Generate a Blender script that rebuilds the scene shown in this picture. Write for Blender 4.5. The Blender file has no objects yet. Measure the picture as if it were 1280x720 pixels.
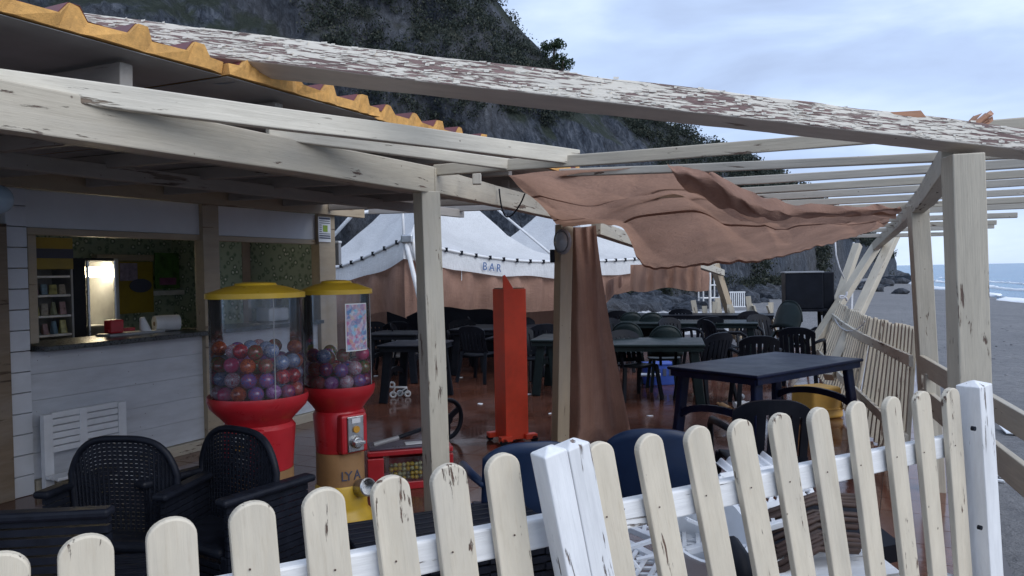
import bpy, bmesh, math, random
from mathutils import Vector, Matrix, Quaternion, noise as mnoise
random.seed(7)
R = math.radians
sc = bpy.context.scene
col = sc.collection

# ---------------------------------------------------------------- camera
CAMZ = 1.6; F = 960.0; PITCH = R(1.13); ROLL = R(1.1)
cam_d = bpy.data.cameras.new('camera'); cam = bpy.data.objects.new('camera', cam_d); col.objects.link(cam)
cam_d.sensor_width = 36; cam_d.lens = F/1280*36; cam_d.clip_start = .05; cam_d.clip_end = 60000
CM = Matrix.Translation((0, 0, CAMZ)) @ Matrix.Rotation(R(90)-PITCH, 4, 'X') @ Matrix.Rotation(-ROLL, 4, 'Z')
cam.matrix_world = CM; sc.camera = cam
CR = CM.to_3x3()
def ray(x, y): return CR @ Vector(((x-640)/F, (360-y)/F, -1))
def at(x, y, d):
    r = ray(x, y); return Vector((0, 0, CAMZ)) + r*(d/r.y)
def onz(x, y, z):
    r = ray(x, y); return Vector((0, 0, CAMZ)) + r*((z-CAMZ)/r.z)
def online(x, y, p, d):          # vertical plane through p along d (2D)
    r = ray(x, y); nx, ny = -d[1], d[0]
    k = (p[0]*nx+p[1]*ny)/(r.x*nx+r.y*ny)
    return Vector((0, 0, CAMZ)) + r*k

# ---------------------------------------------------------------- world, sun, exposure
SUN_EL = R(38); SUN_DIR = Vector((.62, -.50, 0)).normalized()
w = bpy.data.worlds.new('World'); sc.world = w; w.use_nodes = True
nt = w.node_tree; N = nt.nodes; L = nt.links
for n in list(N): N.remove(n)
out = N.new('ShaderNodeOutputWorld'); bg = N.new('ShaderNodeBackground'); bg.inputs[1].default_value = .1
sky = N.new('ShaderNodeTexSky'); sky.sky_type = 'NISHITA'; sky.sun_disc = False
sky.sun_elevation = SUN_EL; sky.sun_rotation = math.atan2(SUN_DIR.x, SUN_DIR.y)
sky.air_density = 1.0; sky.dust_density = .6; sky.ozone_density = 2.0
tc = N.new('ShaderNodeTexCoord'); mp = N.new('ShaderNodeMapping'); mp.inputs['Scale'].default_value = (1.6, 1.6, 5.5)
n1 = N.new('ShaderNodeTexNoise'); n1.inputs['Scale'].default_value = 2.1; n1.inputs['Detail'].default_value = 6; n1.inputs['Roughness'].default_value = .5; n1.inputs['Distortion'].default_value = .25
r1 = N.new('ShaderNodeValToRGB'); r1.color_ramp.elements[0].position = .36; r1.color_ramp.elements[1].position = .68
r1.color_ramp.elements[0].color = (3.8, 4.75, 6.8, 1); r1.color_ramp.elements[1].color = (6.2, 7.4, 9.2, 1)
e = r1.color_ramp.elements.new(.5); e.color = (4.5, 5.7, 8.1, 1)
mx = N.new('ShaderNodeMixRGB'); mx.inputs[0].default_value = .93
L.new(tc.outputs['Generated'], mp.inputs[0]); L.new(mp.outputs[0], n1.inputs['Vector']); L.new(n1.outputs[0], r1.inputs[0])
L.new(sky.outputs[0], mx.inputs[1]); L.new(r1.outputs[0], mx.inputs[2]); L.new(mx.outputs[0], bg.inputs[0]); L.new(bg.outputs[0], out.inputs[0])
sd = bpy.data.lights.new('sun', 'SUN'); sd.energy = 1.5; sd.angle = R(60); sd.color = (1, .985, .965)
so = bpy.data.objects.new('sun', sd); col.objects.link(so)
sv = Vector((SUN_DIR.x*math.cos(SUN_EL), SUN_DIR.y*math.cos(SUN_EL), math.sin(SUN_EL)))
so.rotation_euler = sv.to_track_quat('Z', 'Y').to_euler(); so.location = (6, -8, 12)
vs = sc.view_settings; vs.view_transform = 'Standard'; vs.look = 'None'; vs.gamma = 1; vs.exposure = 0.42
sc.render.resolution_x = 1024; sc.render.resolution_y = 576

# ---------------------------------------------------------------- helpers
WM = {}
def wm(o): return WM.get(o.name, Matrix.Identity(4))
def tag(o, label=None, cat=None, group=None, kind=None):
    if label: o['label'] = label
    if cat: o['category'] = cat
    if group: o['group'] = group
    if kind: o['kind'] = kind
    return o
def link(o, parent=None, M=None, local=False):
    col.objects.link(o)
    M = M or Matrix.Identity(4)
    if parent is not None:
        o.parent = parent
        if not local:
            M = wm(parent).inverted() @ M
        o.matrix_basis = M; WM[o.name] = wm(parent) @ M
    else:
        o.matrix_basis = M; WM[o.name] = M
    return o
def empty(name, loc=(0, 0, 0), rz=0, M=None):
    o = bpy.data.objects.new(name, None); o.empty_display_size = .1
    return link(o, None, M or (Matrix.Translation(loc) @ Matrix.Rotation(rz, 4, 'Z')))
def thing(name, label, cat, loc=(0, 0, 0), rz=0, group=None, M=None):
    return tag(empty(name, loc, rz, M), label, cat, group)
def axis_matrix(p0, p1, up=Vector((0, 0, 1))):
    x = (Vector(p1)-Vector(p0)).normalized(); up = Vector(up)
    if abs(x.dot(up)) > .97: up = Vector((0, -1, 0))
    y = up.cross(x).normalized(); z = x.cross(y)
    M = Matrix((x, y, z)).transposed().to_4x4(); M.translation = Vector(p0); return M

class MB:
    def __init__(s): s.v = []; s.f = []; s.uv = None
    def add(s, vs, fs, M=None):
        b = len(s.v)
        s.v += [tuple(M @ Vector(v)) if M is not None else tuple(v) for v in vs]
        s.f += [tuple(b+i for i in f) for f in fs]; return s
    def box(s, c, sz, M=None, taper=(1, 1)):
        x, y, z = sz[0]/2, sz[1]/2, sz[2]/2; tx, ty = taper
        vs = [(-x, -y, -z), (x, -y, -z), (x, y, -z), (-x, y, -z), (-x*tx, -y*ty, z), (x*tx, -y*ty, z), (x*tx, y*ty, z), (-x*tx, y*ty, z)]
        T = Matrix.Translation(c)
        return s.add(vs, [(0, 3, 2, 1), (4, 5, 6, 7), (0, 1, 5, 4), (1, 2, 6, 5), (2, 3, 7, 6), (3, 0, 4, 7)], (M @ T) if M is not None else T)
    def bar(s, p0, p1, w, h=None, up=(0, 0, 1)):
        h = h or w; l = (Vector(p1)-Vector(p0)).length
        return s.box((l/2, 0, 0), (l, w, h), axis_matrix(p0, p1, up))
    def lathe(s, prof, seg=32, M=None, caps=True):
        vs = []; fs = []; n = len(prof)
        for k in range(seg):
            a = 2*math.pi*k/seg
            for r, z in prof: vs.append((r*math.cos(a), r*math.sin(a), z))
        for k in range(seg):
            k2 = (k+1) % seg
            for i in range(n-1): fs.append((k*n+i, k2*n+i, k2*n+i+1, k*n+i+1))
        if caps:
            if prof[0][0] > 1e-4: fs.append(tuple(k*n for k in range(seg))[::-1])
            if prof[-1][0] > 1e-4: fs.append(tuple(k*n+n-1 for k in range(seg)))
        return s.add(vs, fs, M)
    def tube(s, pts, r, seg=8, caps=True):
        pts = [Vector(p) for p in pts]; n = len(pts); vs = []; fs = []
        rr = r if isinstance(r, (list, tuple)) else [r]*n
        ref = None
        for i, p in enumerate(pts):
            t = (pts[min(i+1, n-1)]-pts[max(i-1, 0)]).normalized()
            if ref is None: ref = Vector((0, 0, 1)) if abs(t.z) < .9 else Vector((1, 0, 0))
            a = t.cross(ref).normalized(); b = a.cross(t); ref = b
            for k in range(seg):
                q = 2*math.pi*k/seg; vs.append(p + (a*math.cos(q)+b*math.sin(q))*rr[i])
        for i in range(n-1):
            for k in range(seg):
                k2 = (k+1) % seg; fs.append((i*seg+k, i*seg+k2, (i+1)*seg+k2, (i+1)*seg+k))
        if caps: fs.append(tuple(range(seg))[::-1]); fs.append(tuple((n-1)*seg+k for k in range(seg)))
        return s.add(vs, fs)
    def grid(s, fn, nu, nv, wrap=False):
        vs = [fn(i/(nu), j/(nv)) for j in range(nv+1) for i in range(nu+1)]
        fs = [(j*(nu+1)+i, j*(nu+1)+i+1, (j+1)*(nu+1)+i+1, (j+1)*(nu+1)+i) for j in range(nv) for i in range(nu)]
        return s.add(vs, fs)
    def prism(s, poly, h0, h1, M=None):     # poly in XY
        n = len(poly)
        vs = [(x, y, h0) for x, y in poly]+[(x, y, h1) for x, y in poly]
        fs = [tuple(range(n))[::-1], tuple(range(n, 2*n))]+[(i, (i+1) % n, n+(i+1) % n, n+i) for i in range(n)]
        return s.add(vs, fs, M)
    def mesh(s, name):
        m = bpy.data.meshes.new(name); m.from_pydata(s.v, [], s.f); m.validate(); m.update(); return m
    def build(s, name, mat, parent=None, M=None, smooth=False, bevel=0, solid=0, local=False, world=False, seg=2):
        m = s.mesh(name); o = bpy.data.objects.new(name, m)
        if world and parent is not None:
            m.transform(wm(parent).inverted()); m.update()
            link(o, parent, None, local=True)
        else: link(o, parent, M, local)
        for q in (mat if isinstance(mat, (list, tuple)) else [mat]): m.materials.append(q)
        if smooth:
            m.shade_smooth()
            if smooth != 'all': m.set_sharp_from_angle(angle=R(40))
        if solid:
            md = o.modifiers.new('solid', 'SOLIDIFY'); md.thickness = solid; md.offset = 0
        if bevel:
            md = o.modifiers.new('bevel', 'BEVEL'); md.width = bevel; md.segments = seg; md.limit_method = 'ANGLE'
        return o
def shared(name, me, parent=None, M=None, local=False, bevel=0):
    o = bpy.data.objects.new(name, me); link(o, parent, M, local)
    if bevel:
        md = o.modifiers.new('bevel', 'BEVEL'); md.width = bevel; md.segments = 2; md.limit_method = 'ANGLE'
    return o
def copy_tree(o, parent=None, M=None):
    c = o.copy(); col.objects.link(c)
    if parent is not None: c.parent = parent
    if M is not None: c.matrix_basis = M
    WM[c.name] = (wm(parent) if parent is not None else Matrix.Identity(4)) @ c.matrix_basis
    for ch in o.children: copy_tree(ch, c)
    return c
def TR(x, y, z=0, rz=0, rx=0, ry=0, s=1):
    return Matrix.Translation((x, y, z)) @ Matrix.Rotation(rz, 4, 'Z') @ Matrix.Rotation(ry, 4, 'Y') @ Matrix.Rotation(rx, 4, 'X') @ Matrix.Scale(s, 4)
def interp(tab, x):
    if x <= tab[0][0]: return tab[0][1]
    for (a, b), (c, d) in zip(tab, tab[1:]):
        if x <= c: return b+(d-b)*(x-a)/(c-a)
    return tab[-1][1]
def fbm(p, o=5, rough=.5): return mnoise.fractal(p, 1.0-rough*0+.0, 2.0, o)

# ---------------------------------------------------------------- materials
def newmat(name):
    m = bpy.data.materials.new(name); m.use_nodes = True; t = m.node_tree
    return m, t.nodes, t.links, t.nodes['Principled BSDF']
def nd(N, typ, **kw):
    n = N.new(typ)
    for k, v in kw.items():
        if k in n.inputs.keys() if hasattr(n.inputs, 'keys') else False: n.inputs[k].default_value = v
        else: setattr(n, k, v)
    return n
def noise_node(N, L, vec, scale, detail=4, rough=.55, dist=0):
    n = N.new('ShaderNodeTexNoise'); n.inputs['Scale'].default_value = scale; n.inputs['Detail'].default_value = detail
    n.inputs['Roughness'].default_value = rough; n.inputs['Distortion'].default_value = dist
    if vec is not None: L.new(vec, n.inputs['Vector'])
    return n.outputs[0]
def ramp(N, L, fac, stops):
    r = N.new('ShaderNodeValToRGB'); cr = r.color_ramp
    while len(cr.elements) < len(stops): cr.elements.new(.5)
    for e, (p, c) in zip(cr.elements, stops):
        e.position = p; e.color = (c, c, c, 1) if isinstance(c, (int, float)) else (*c, 1)
    L.new(fac, r.inputs[0]); return r.outputs[0]
def mixc(N, L, fac, a, b, mode='MIX'):
    m = N.new('ShaderNodeMixRGB'); m.blend_type = mode
    for s, v in ((0, fac), (1, a), (2, b)):
        if isinstance(v, (int, float)): m.inputs[s].default_value = v
        elif isinstance(v, tuple): m.inputs[s].default_value = (*v, 1)
        else: L.new(v, m.inputs[s])
    return m.outputs[0]
def math_(N, L, op, a, b=None, clamp=False):
    m = N.new('ShaderNodeMath'); m.operation = op; m.use_clamp = clamp
    for s, v in ((0, a), (1, b)):
        if v is None: continue
        if isinstance(v, (int, float)): m.inputs[s].default_value = v
        else: L.new(v, m.inputs[s])
    return m.outputs[0]
def coords(N, L, scale=(1, 1, 1), rnd=True, kind='Object'):
    tc = N.new('ShaderNodeTexCoord'); mp = N.new('ShaderNodeMapping'); mp.inputs['Scale'].default_value = scale
    L.new(tc.outputs[kind], mp.inputs[0])
    if rnd:
        oi = N.new('ShaderNodeObjectInfo'); c = N.new('ShaderNodeCombineXYZ'); k = math_(N, L, 'MULTIPLY', oi.outputs['Random'], 37.0)
        L.new(k, c.inputs[0]); L.new(k, c.inputs[1]); L.new(c.outputs[0], mp.inputs['Location'])
    return mp.outputs[0]
def bump(N, L, h, strength=.3, dist=.01, normal=None):
    b = N.new('ShaderNodeBump'); b.inputs['Strength'].default_value = strength; b.inputs['Distance'].default_value = dist
    L.new(h, b.inputs['Height'])
    if normal is not None: L.new(normal, b.inputs['Normal'])
    return b.outputs[0]

def plain(name, c, rough=.5, var=.15, metal=0, scale=6, bmp=.08, spec=.5, dirt=None, dirtamt=.3):
    m, N, L, B = newmat(name); v = coords(N, L)
    n = noise_node(N, L, v, scale, 6, .6); lo = tuple(x*(1-var) for x in c); hi = tuple(min(1, x*(1+var)) for x in c)
    cc = ramp(N, L, n, [(.3, lo), (.7, hi)])
    if dirt:
        n2 = noise_node(N, L, v, scale*.45, 8, .7, .4)
        cc = mixc(N, L, ramp(N, L, n2, [(.5, 0), (.75, dirtamt)]), cc, dirt)
    L.new(cc, B.inputs['Base Color']); B.inputs['Metallic'].default_value = metal
    n3 = noise_node(N, L, v, scale*7, 4, .6)
    L.new(ramp(N, L, n, [(.2, max(.02, rough-.12)), (.8, min(1, rough+.12))]), B.inputs['Roughness'])
    B.inputs['Specular IOR Level'].default_value = spec
    if bmp: L.new(bump(N, L, n3, bmp, .004), B.inputs['Normal'])
    return m
def painted_wood(name, paint, wood=(.13, .085, .065), wear=.3, rough=.55, sx=2.0, sy=24, stain=(.33, .28, .22), stainamt=.35, tipwear=None, low=.38):
    """paint over wood, grain along local X"""
    m, N, L, B = newmat(name)
    v = coords(N, L, (sx, sy, sy)); vb = coords(N, L, (1.2, 5, 5)); vf = coords(N, L, (3, 60, 60))
    a = noise_node(N, L, v, 1.0, 9, .62, .35)
    b = noise_node(N, L, vb, 1.3, 4, .5)
    k = math_(N, L, 'ADD', math_(N, L, 'MULTIPLY', a, 1-low), math_(N, L, 'MULTIPLY', b, low))
    if tipwear:
        tc = N.new('ShaderNodeTexCoord'); sp = N.new('ShaderNodeSeparateXYZ'); L.new(tc.outputs['Object'], sp.inputs[0])
        mr = N.new('ShaderNodeMapRange'); mr.inputs[1].default_value = tipwear-.13; mr.inputs[2].default_value = tipwear; mr.inputs[3].default_value = 0; mr.inputs[4].default_value = .035
        L.new(sp.outputs[0], mr.inputs[0]); k = math_(N, L, 'ADD', k, mr.outputs[0])
    t = .72-.36*wear
    mask = ramp(N, L, k, [(t-.012, 0), (t+.012, 1)])
    pn = noise_node(N, L, vb, 3.1, 6, .6)
    pc = ramp(N, L, pn, [(.3, tuple(x*.86 for x in paint)), (.7, tuple(min(1, x*1.06) for x in paint))])
    st = noise_node(N, L, v, 1.9, 6, .65, .2)
    pc = mixc(N, L, ramp(N, L, st, [(.52, 0), (.8, stainamt)]), pc, stain)
    gr = noise_node(N, L, vf, 1.0, 5, .6)
    wc = ramp(N, L, gr, [(.3, tuple(x*.55 for x in wood)), (.7, tuple(x*1.5 for x in wood))])
    vs_ = coords(N, L, (1, 1, 1)); sp_ = N.new('ShaderNodeTexVoronoi'); sp_.inputs['Scale'].default_value = 11; L.new(vs_, sp_.inputs['Vector'])
    pc = mixc(N, L, ramp(N, L, sp_.outputs['Distance'], [(.035, .75), (.06, 0)]), pc, (.10, .065, .045))
    gl = noise_node(N, L, vb, .8, 5, .6); pc = mixc(N, L, ramp(N, L, gl, [(.5, 0), (.75, .35)]), pc, (.34, .33, .31))
    L.new(mixc(N, L, mask, pc, wc), B.inputs['Base Color'])
    L.new(ramp(N, L, mask, [(0, rough), (1, .85)]), B.inputs['Roughness'])
    h = math_(N, L, 'ADD', math_(N, L, 'MULTIPLY', mask, -1.0), math_(N, L, 'MULTIPLY', gr, .6))
    L.new(bump(N, L, h, .7, .006), B.inputs['Normal'])
    return m
CREAM = (.50, .445, .35)
M = {}
M['cream'] = painted_wood('cream_paint', CREAM, wear=.30, sx=6, sy=45, stainamt=.5)
M['cream_worn'] = painted_wood('cream_paint_worn', (.47, .425, .34), wear=.31, sx=5, sy=45, stainamt=.5)
M['rafter'] = painted_wood('rafter_paint', (.50, .455, .38), wear=.33, sx=5, sy=40)
M['peel'] = painted_wood('peeling_beam', (.70, .65, .56), wood=(.19, .125, .115), wear=.575, sx=10, sy=130, low=.33, stain=(.45, .38, .34))
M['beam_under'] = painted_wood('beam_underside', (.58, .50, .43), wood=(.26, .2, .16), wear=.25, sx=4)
M['picket'] = painted_wood('picket_paint', (.66, .585, .46), wood=(.12, .07, .05), wear=.23, sx=9, sy=55, stain=(.52, .43, .31), stainamt=.55, tipwear=1.0)
M['white_wood'] = painted_wood('white_paint', (.80, .80, .80), wood=(.16, .12, .10), wear=.29, sx=5, sy=40, stain=(.5, .5, .52))
M['plank_white'] = painted_wood('plank_white', (.62, .575, .48), wood=(.20, .15, .11), wear=.36, sx=5, sy=40)
M['brown_wood'] = painted_wood('brown_wood', (.20, .145, .095), wood=(.09, .06, .04), wear=.4)
M['tan_wood'] = painted_wood('tan_wood', (.40, .32, .22), wood=(.18, .12, .08), wear=.25)
M['soffit'] = painted_wood('soffit_wood', (.36, .33, .30), wood=(.16, .13, .11), wear=.3)
M['raw'] = painted_wood('splintered_wood', (.42, .20, .11), wood=(.22, .10, .06), wear=.4, sx=6, sy=60)
M['board'] = painted_wood('blue_white_board', (.56, .585, .63), wood=(.33, .33, .35), wear=.04, sx=1.5, sy=10, stain=(.36, .38, .42), stainamt=.3)
M['panel'] = plain('upper_panel', (.62, .64, .67), .6, .06, scale=3)
M['block'] = plain('pilaster_block', (.60, .62, .66), .6, .08, scale=5)
M['foam'] = plain('insulation_foam', (.66, .36, .11), .9, .22, scale=40, bmp=.9, dirt=(.4, .22, .08), dirtamt=.5)
M['roofred'] = plain('oxide_red_sheet', (.15, .035, .035), .5, .3, scale=4, dirt=(.10, .07, .06))
M['roofunder'] = plain('grey_sheet', (.34, .345, .35), .55, .2, scale=4)
M['navy'] = plain('navy_plastic', (.007, .011, .034), .36, .25, scale=5, dirt=(.04, .028, .024), dirtamt=.5, spec=.12)
M['bluechair'] = plain('blue_plastic', (.013, .027, .066), .38, .2, scale=5, spec=.35)
M['black'] = plain('black_plastic', (.010, .012, .018), .45, .3, scale=6, dirt=(.03, .03, .035), dirtamt=.3, spec=.14)
M['green_black'] = plain('dark_green_plastic', (.010, .018, .019), .42, .3, scale=6, spec=.2)
M['wicker'] = plain('black_wicker', (.009, .011, .018), .5, .3, scale=20, bmp=.2, spec=.2)
M['red'] = plain('red_plastic', (.42, .018, .026), .32, .15, scale=5, dirt=(.12, .03, .03), dirtamt=.35)
M['redmetal'] = plain('orange_red_paint', (.90, .085, .035), .42, .10, scale=4, dirt=(.4, .045, .03), dirtamt=.35)
M['yellow'] = plain('yellow_plastic', (.62, .40, .03), .35, .12, scale=5, dirt=(.25, .17, .04), dirtamt=.35)
M['ochre'] = plain('ochre_plastic', (.58, .33, .06), .5, .15, scale=4, dirt=(.3, .18, .06))
M['whitepl'] = plain('white_plastic', (.72, .74, .77), .4, .08, scale=6, dirt=(.4, .4, .4))
M['offwhite'] = plain('white_metal', (.70, .71, .72), .45, .1, scale=8, dirt=(.3, .25, .2))
M['steel'] = plain('steel', (.45, .46, .47), .3, .15, metal=.9, scale=10)
M['greypl'] = plain('grey_plastic', (.30, .31, .33), .5, .15)
M['bluecrate'] = plain('blue_crate', (.03, .08, .38), .45, .15)
M['room'] = plain('room_white', (.72, .72, .70), .7, .06)
M['counter'] = plain('dark_granite', (.035, .04, .042), .3, .9, scale=60)
M['dark_int'] = plain('dark_interior', (.30, .29, .28), .8, .2)
M['kraft'] = plain('brown_wrap', (.30, .17, .075), .6, .25, scale=5, dirt=(.1, .06, .03))
M['rope'] = plain('white_rope', (.66, .66, .68), .8, .1, scale=30)
M['browncane'] = plain('brown_cane', (.075, .045, .035), .6, .4, scale=10)
M['paper'] = plain('paper', (.72, .74, .76), .7, .05)
M['ink'] = plain('ink', (.06, .07, .12), .7, .1)
M['inkblue'] = plain('blue_lettering', (.05, .12, .30), .7, .15)
M['greenprint'] = plain('green_print', (.25, .38, .05), .7, .3)
M['glassgrey'] = plain('lamp_glass', (.33, .38, .42), .25, .1)
M['globe'] = plain('globe_glass', (.45, .60, .72), .2, .08)

def cloth_mat(name, c, trans=.25, sc_=90, fold=(.75, 1.15)):
    m, N, L, B = newmat(name); v = coords(N, L, (1, 1, 1))
    n = noise_node(N, L, v, 1.7, 6, .6); cc = ramp(N, L, n, [(.3, tuple(x*fold[0] for x in c)), (.7, tuple(x*fold[1] for x in c))])
    vv = coords(N, L, (55, 55, 2.2)); stv = noise_node(N, L, vv, 1, 3, .5)
    cc = mixc(N, L, ramp(N, L, stv, [(.35, .28), (.6, 0)]), cc, tuple(x*.6 for x in c))
    dn_ = noise_node(N, L, v, .9, 7, .65, .5); cc = mixc(N, L, ramp(N, L, dn_, [(.52, 0), (.7, .3)]), cc, tuple(x*.55 for x in c))
    L.new(cc, B.inputs['Base Color']); B.inputs['Roughness'].default_value = .9; B.inputs['Specular IOR Level'].default_value = .15
    wv = noise_node(N, L, v, sc_, 3, .6); wr = noise_node(N, L, coords(N, L, (3, 3, 9)), 1.6, 5, .5, 1.2); wr = ramp(N, L, wr, [(.42, 0), (.5, 1), (.58, 0)])
    h = math_(N, L, 'ADD', math_(N, L, 'MULTIPLY', wv, .25), math_(N, L, 'MULTIPLY', wr, .5))
    nm = bump(N, L, h, .3, .02); L.new(nm, B.inputs['Normal'])
    t = N.new('ShaderNodeBsdfTranslucent'); L.new(cc, t.inputs[0]); L.new(nm, t.inputs[1])
    s = N.new('ShaderNodeMixShader'); s.inputs[0].default_value = trans; o = N['Material Output']
    L.new(B.outputs[0], s.inputs[1]); L.new(t.outputs[0], s.inputs[2]); L.new(s.outputs[0], o.inputs[0]); return m
M['shade'] = cloth_mat('brown_shade_cloth', (.50, .30, .215), .55)
M['curtain'] = cloth_mat('brown_curtain', (.38, .23, .175), .3)
M['tentwhite'] = cloth_mat('white_canvas', (.88, .89, .90), .4, fold=(.9, 1.05))
def glass_mat():
    m, N, L, B = newmat('clear_acrylic'); v = coords(N, L, (1, 1, .25))
    t = N.new('ShaderNodeBsdfTransparent'); t.inputs[0].default_value = (.95, .96, .98, 1)
    g = N.new('ShaderNodeBsdfGlossy'); g.inputs['Roughness'].default_value = .08
    d = N.new('ShaderNodeBsdfDiffuse'); d.inputs[0].default_value = (.55, .58, .64, 1)
    n = noise_node(N, L, v, 9, 6, .7); f = ramp(N, L, n, [(.35, .01), (.8, .09)])
    fr = N.new('ShaderNodeFresnel'); fr.inputs[0].default_value = 1.4
    a = N.new('ShaderNodeMixShader'); b = N.new('ShaderNodeMixShader')
    L.new(f, a.inputs[0]); L.new(t.outputs[0], a.inputs[1]); L.new(d.outputs[0], a.inputs[2])
    L.new(fr.outputs[0], b.inputs[0]); L.new(a.outputs[0], b.inputs[1]); L.new(g.outputs[0], b.inputs[2])
    L.new(b.outputs[0], N['Material Output'].inputs[0]); return m
M['acrylic'] = glass_mat()
def ball_mat(i, a, b):
    m, N, L, B = newmat('capsule_%d' % i); v = coords(N, L, (1, 1, 1))
    n = noise_node(N, L, v, 2.2, 3, .5, 1.5)
    L.new(ramp(N, L, n, [(.38, a), (.47, b), (.56, a), (.66, b)]), B.inputs['Base Color']); B.inputs['Roughness'].default_value = .18; B.inputs['Coat Weight'].default_value = .4
    return m
BALLC = [((.36, .012, .016), (.06, .01, .03)), ((.012, .06, .26), (.25, .03, .05)), ((.40, .02, .02), (.30, .16, .14)), ((.015, .15, .04), (.22, .02, .02)),
         ((.15, .015, .14), (.25, .16, .30)), ((.42, .09, .02), (.10, .01, .02)), ((.04, .03, .16), (.32, .05, .06)), ((.30, .31, .36), (.25, .03, .05)), ((.46, .02, .10), (.30, .06, .14))]
BALLC = [tuple(tuple(min(.8, q*1.25+.004) for q in c) for c in p) for p in BALLC]
BALLC += [((.26, .27, .32), (.05, .12, .3)), ((.02, .08, .24), (.3, .3, .34)), ((.34, .02, .02), (.05, .05, .2)), ((.30, .015, .03), (.03, .12, .05))]
BM = [ball_mat(i, *c) for i, c in enumerate(BALLC)]
YB = [ball_mat(20, (.6, .45, .06), (.5, .3, .03)), ball_mat(21, (.55, .52, .3), (.3, .3, .1)), ball_mat(22, (.06, .08, .12), (.3, .25, .05))]
def poster_mat():
    m, N, L, B = newmat('colour_print'); v = coords(N, L, (1, 1, 1), rnd=False)
    n = N.new('ShaderNodeTexNoise'); n.inputs['Scale'].default_value = 16; n.inputs['Detail'].default_value = 3; n.inputs['Distortion'].default_value = 1; L.new(v, n.inputs['Vector'])
    vo = N.new('ShaderNodeTexVoronoi'); vo.inputs['Scale'].default_value = 48; L.new(v, vo.inputs['Vector'])
    sp = N.new('ShaderNodeSeparateColor'); L.new(vo.outputs['Color'], sp.inputs[0])
    c = ramp(N, L, sp.outputs[0], [(0, (.05, .10, .35)), (.2, (.5, .05, .12)), (.4, (.12, .45, .65)), (.55, (.65, .62, .66)), (.75, (.55, .22, .42)), (1, (.6, .35, .1))])
    c2 = ramp(N, L, n.outputs[0], [(.4, (.10, .38, .62)), (.5, (.55, .55, .62)), (.62, (.48, .16, .36))])
    c = mixc(N, L, .5, c, c2)
    L.new(c, B.inputs['Base Color']); B.inputs['Roughness'].default_value = .4; return m
M['poster'] = poster_mat()
def wallpaper():
    m, N, L, B = newmat('leafy_wallpaper'); v = coords(N, L, (1, 1, 1), rnd=False)
    vo = N.new('ShaderNodeTexVoronoi'); vo.inputs['Scale'].default_value = 13; L.new(v, vo.inputs['Vector'])
    n = noise_node(N, L, v, 30, 4, .6, 1)
    f = math_(N, L, 'ADD', vo.outputs['Distance'], math_(N, L, 'MULTIPLY', n, .35))
    L.new(ramp(N, L, f, [(.3, (.82, .85, .78)), (.46, (.12, .20, .13)), (.7, (.40, .48, .38))]), B.inputs['Base Color']); B.inputs['Roughness'].default_value = .6
    return m
M['wallpaper'] = wallpaper()
def emis(name, c, s):
    m, N, L, B = newmat(name); B.inputs['Base Color'].default_value = (*c, 1); B.inputs['Emission Color'].default_value = (*c, 1); B.inputs['Emission Strength'].default_value = s; return m
M['fridge_lamp'] = emis('fridge_lamp', (1, .84, .55), 48)
M['fridge_in'] = plain('fridge_liner', (.80, .78, .70), .4, .04)

def tile_mat():
    m, N, L, B = newmat('wet_terracotta'); v = coords(N, L, (1, 1, 1), rnd=False)
    g = N.new('ShaderNodeNewGeometry')
    a = noise_node(N, L, v, .9, 7, .62); b = noise_node(N, L, v, 14, 5, .6)
    rp = g.outputs['Random Per Island']
    c = ramp(N, L, b, [(.3, (.14, .050, .030)), (.7, (.25, .095, .056))])
    c = mixc(N, L, math_(N, L, 'MULTIPLY', rp, .45), c, (.07, .03, .024))
    wet = ramp(N, L, a, [(.32, .55), (.58, 1)])
    c = mixc(N, L, wet, mixc(N, L, .35, c, (.17, .10, .085)), mixc(N, L, .4, c, (.03, .015, .012)))
    L.new(c, B.inputs['Base Color']); L.new(ramp(N, L, wet, [(0, .5), (1, .08)]), B.inputs['Roughness'])
    L.new(bump(N, L, b, .12, .004), B.inputs['Normal']); return m
M['tile'] = tile_mat()
M['grout'] = plain('grout', (.05, .035, .03), .35, .3)
def sand_mat():
    m, N, L, B = newmat('grey_sand'); v = coords(N, L, (1, 1, 1), rnd=False)
    a = noise_node(N, L, v, .25, 8, .65); b = noise_node(N, L, v, 40, 5, .7); c3 = noise_node(N, L, v, 3.5, 6, .65)
    c = ramp(N, L, a, [(.3, (.20, .20, .208)), (.7, (.28, .275, .275))])
    c = mixc(N, L, ramp(N, L, b, [(.35, .5), (.65, 0)]), c, (.06, .06, .065))
    c = mixc(N, L, ramp(N, L, b, [(.62, 0), (.75, .5)]), c, (.34, .33, .33))
    c = mixc(N, L, ramp(N, L, c3, [(.4, .45), (.55, 0)]), c, (.10, .10, .108))
    L.new(c, B.inputs['Base Color']); B.inputs['Roughness'].default_value = .85
    h = math_(N, L, 'ADD', math_(N, L, 'MULTIPLY', b, .25), c3); L.new(bump(N, L, h, 1.0, .14), B.inputs['Normal']); return m
M['sand'] = sand_mat()
def sea_mat():
    m, N, L, B = newmat('sea_water'); v = coords(N, L, (.35, .13, 1), rnd=False)
    v2 = coords(N, L, (.03, .012, 1), rnd=False)
    a = noise_node(N, L, v, 1.0, 8, .6); b = noise_node(N, L, v2, 1.0, 5, .55)
    L.new(ramp(N, L, b, [(.3, (.025, .12, .23)), (.7, (.05, .19, .31))]), B.inputs['Base Color'])
    B.inputs['Roughness'].default_value = .22; B.inputs['Specular IOR Level'].default_value = .35
    L.new(bump(N, L, a, .9, .5), B.inputs['Normal']); return m
M['sea'] = sea_mat()
M['seafoam'] = plain('sea_foam', (.80, .82, .84), .8, .08, scale=2, bmp=.5)
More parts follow.
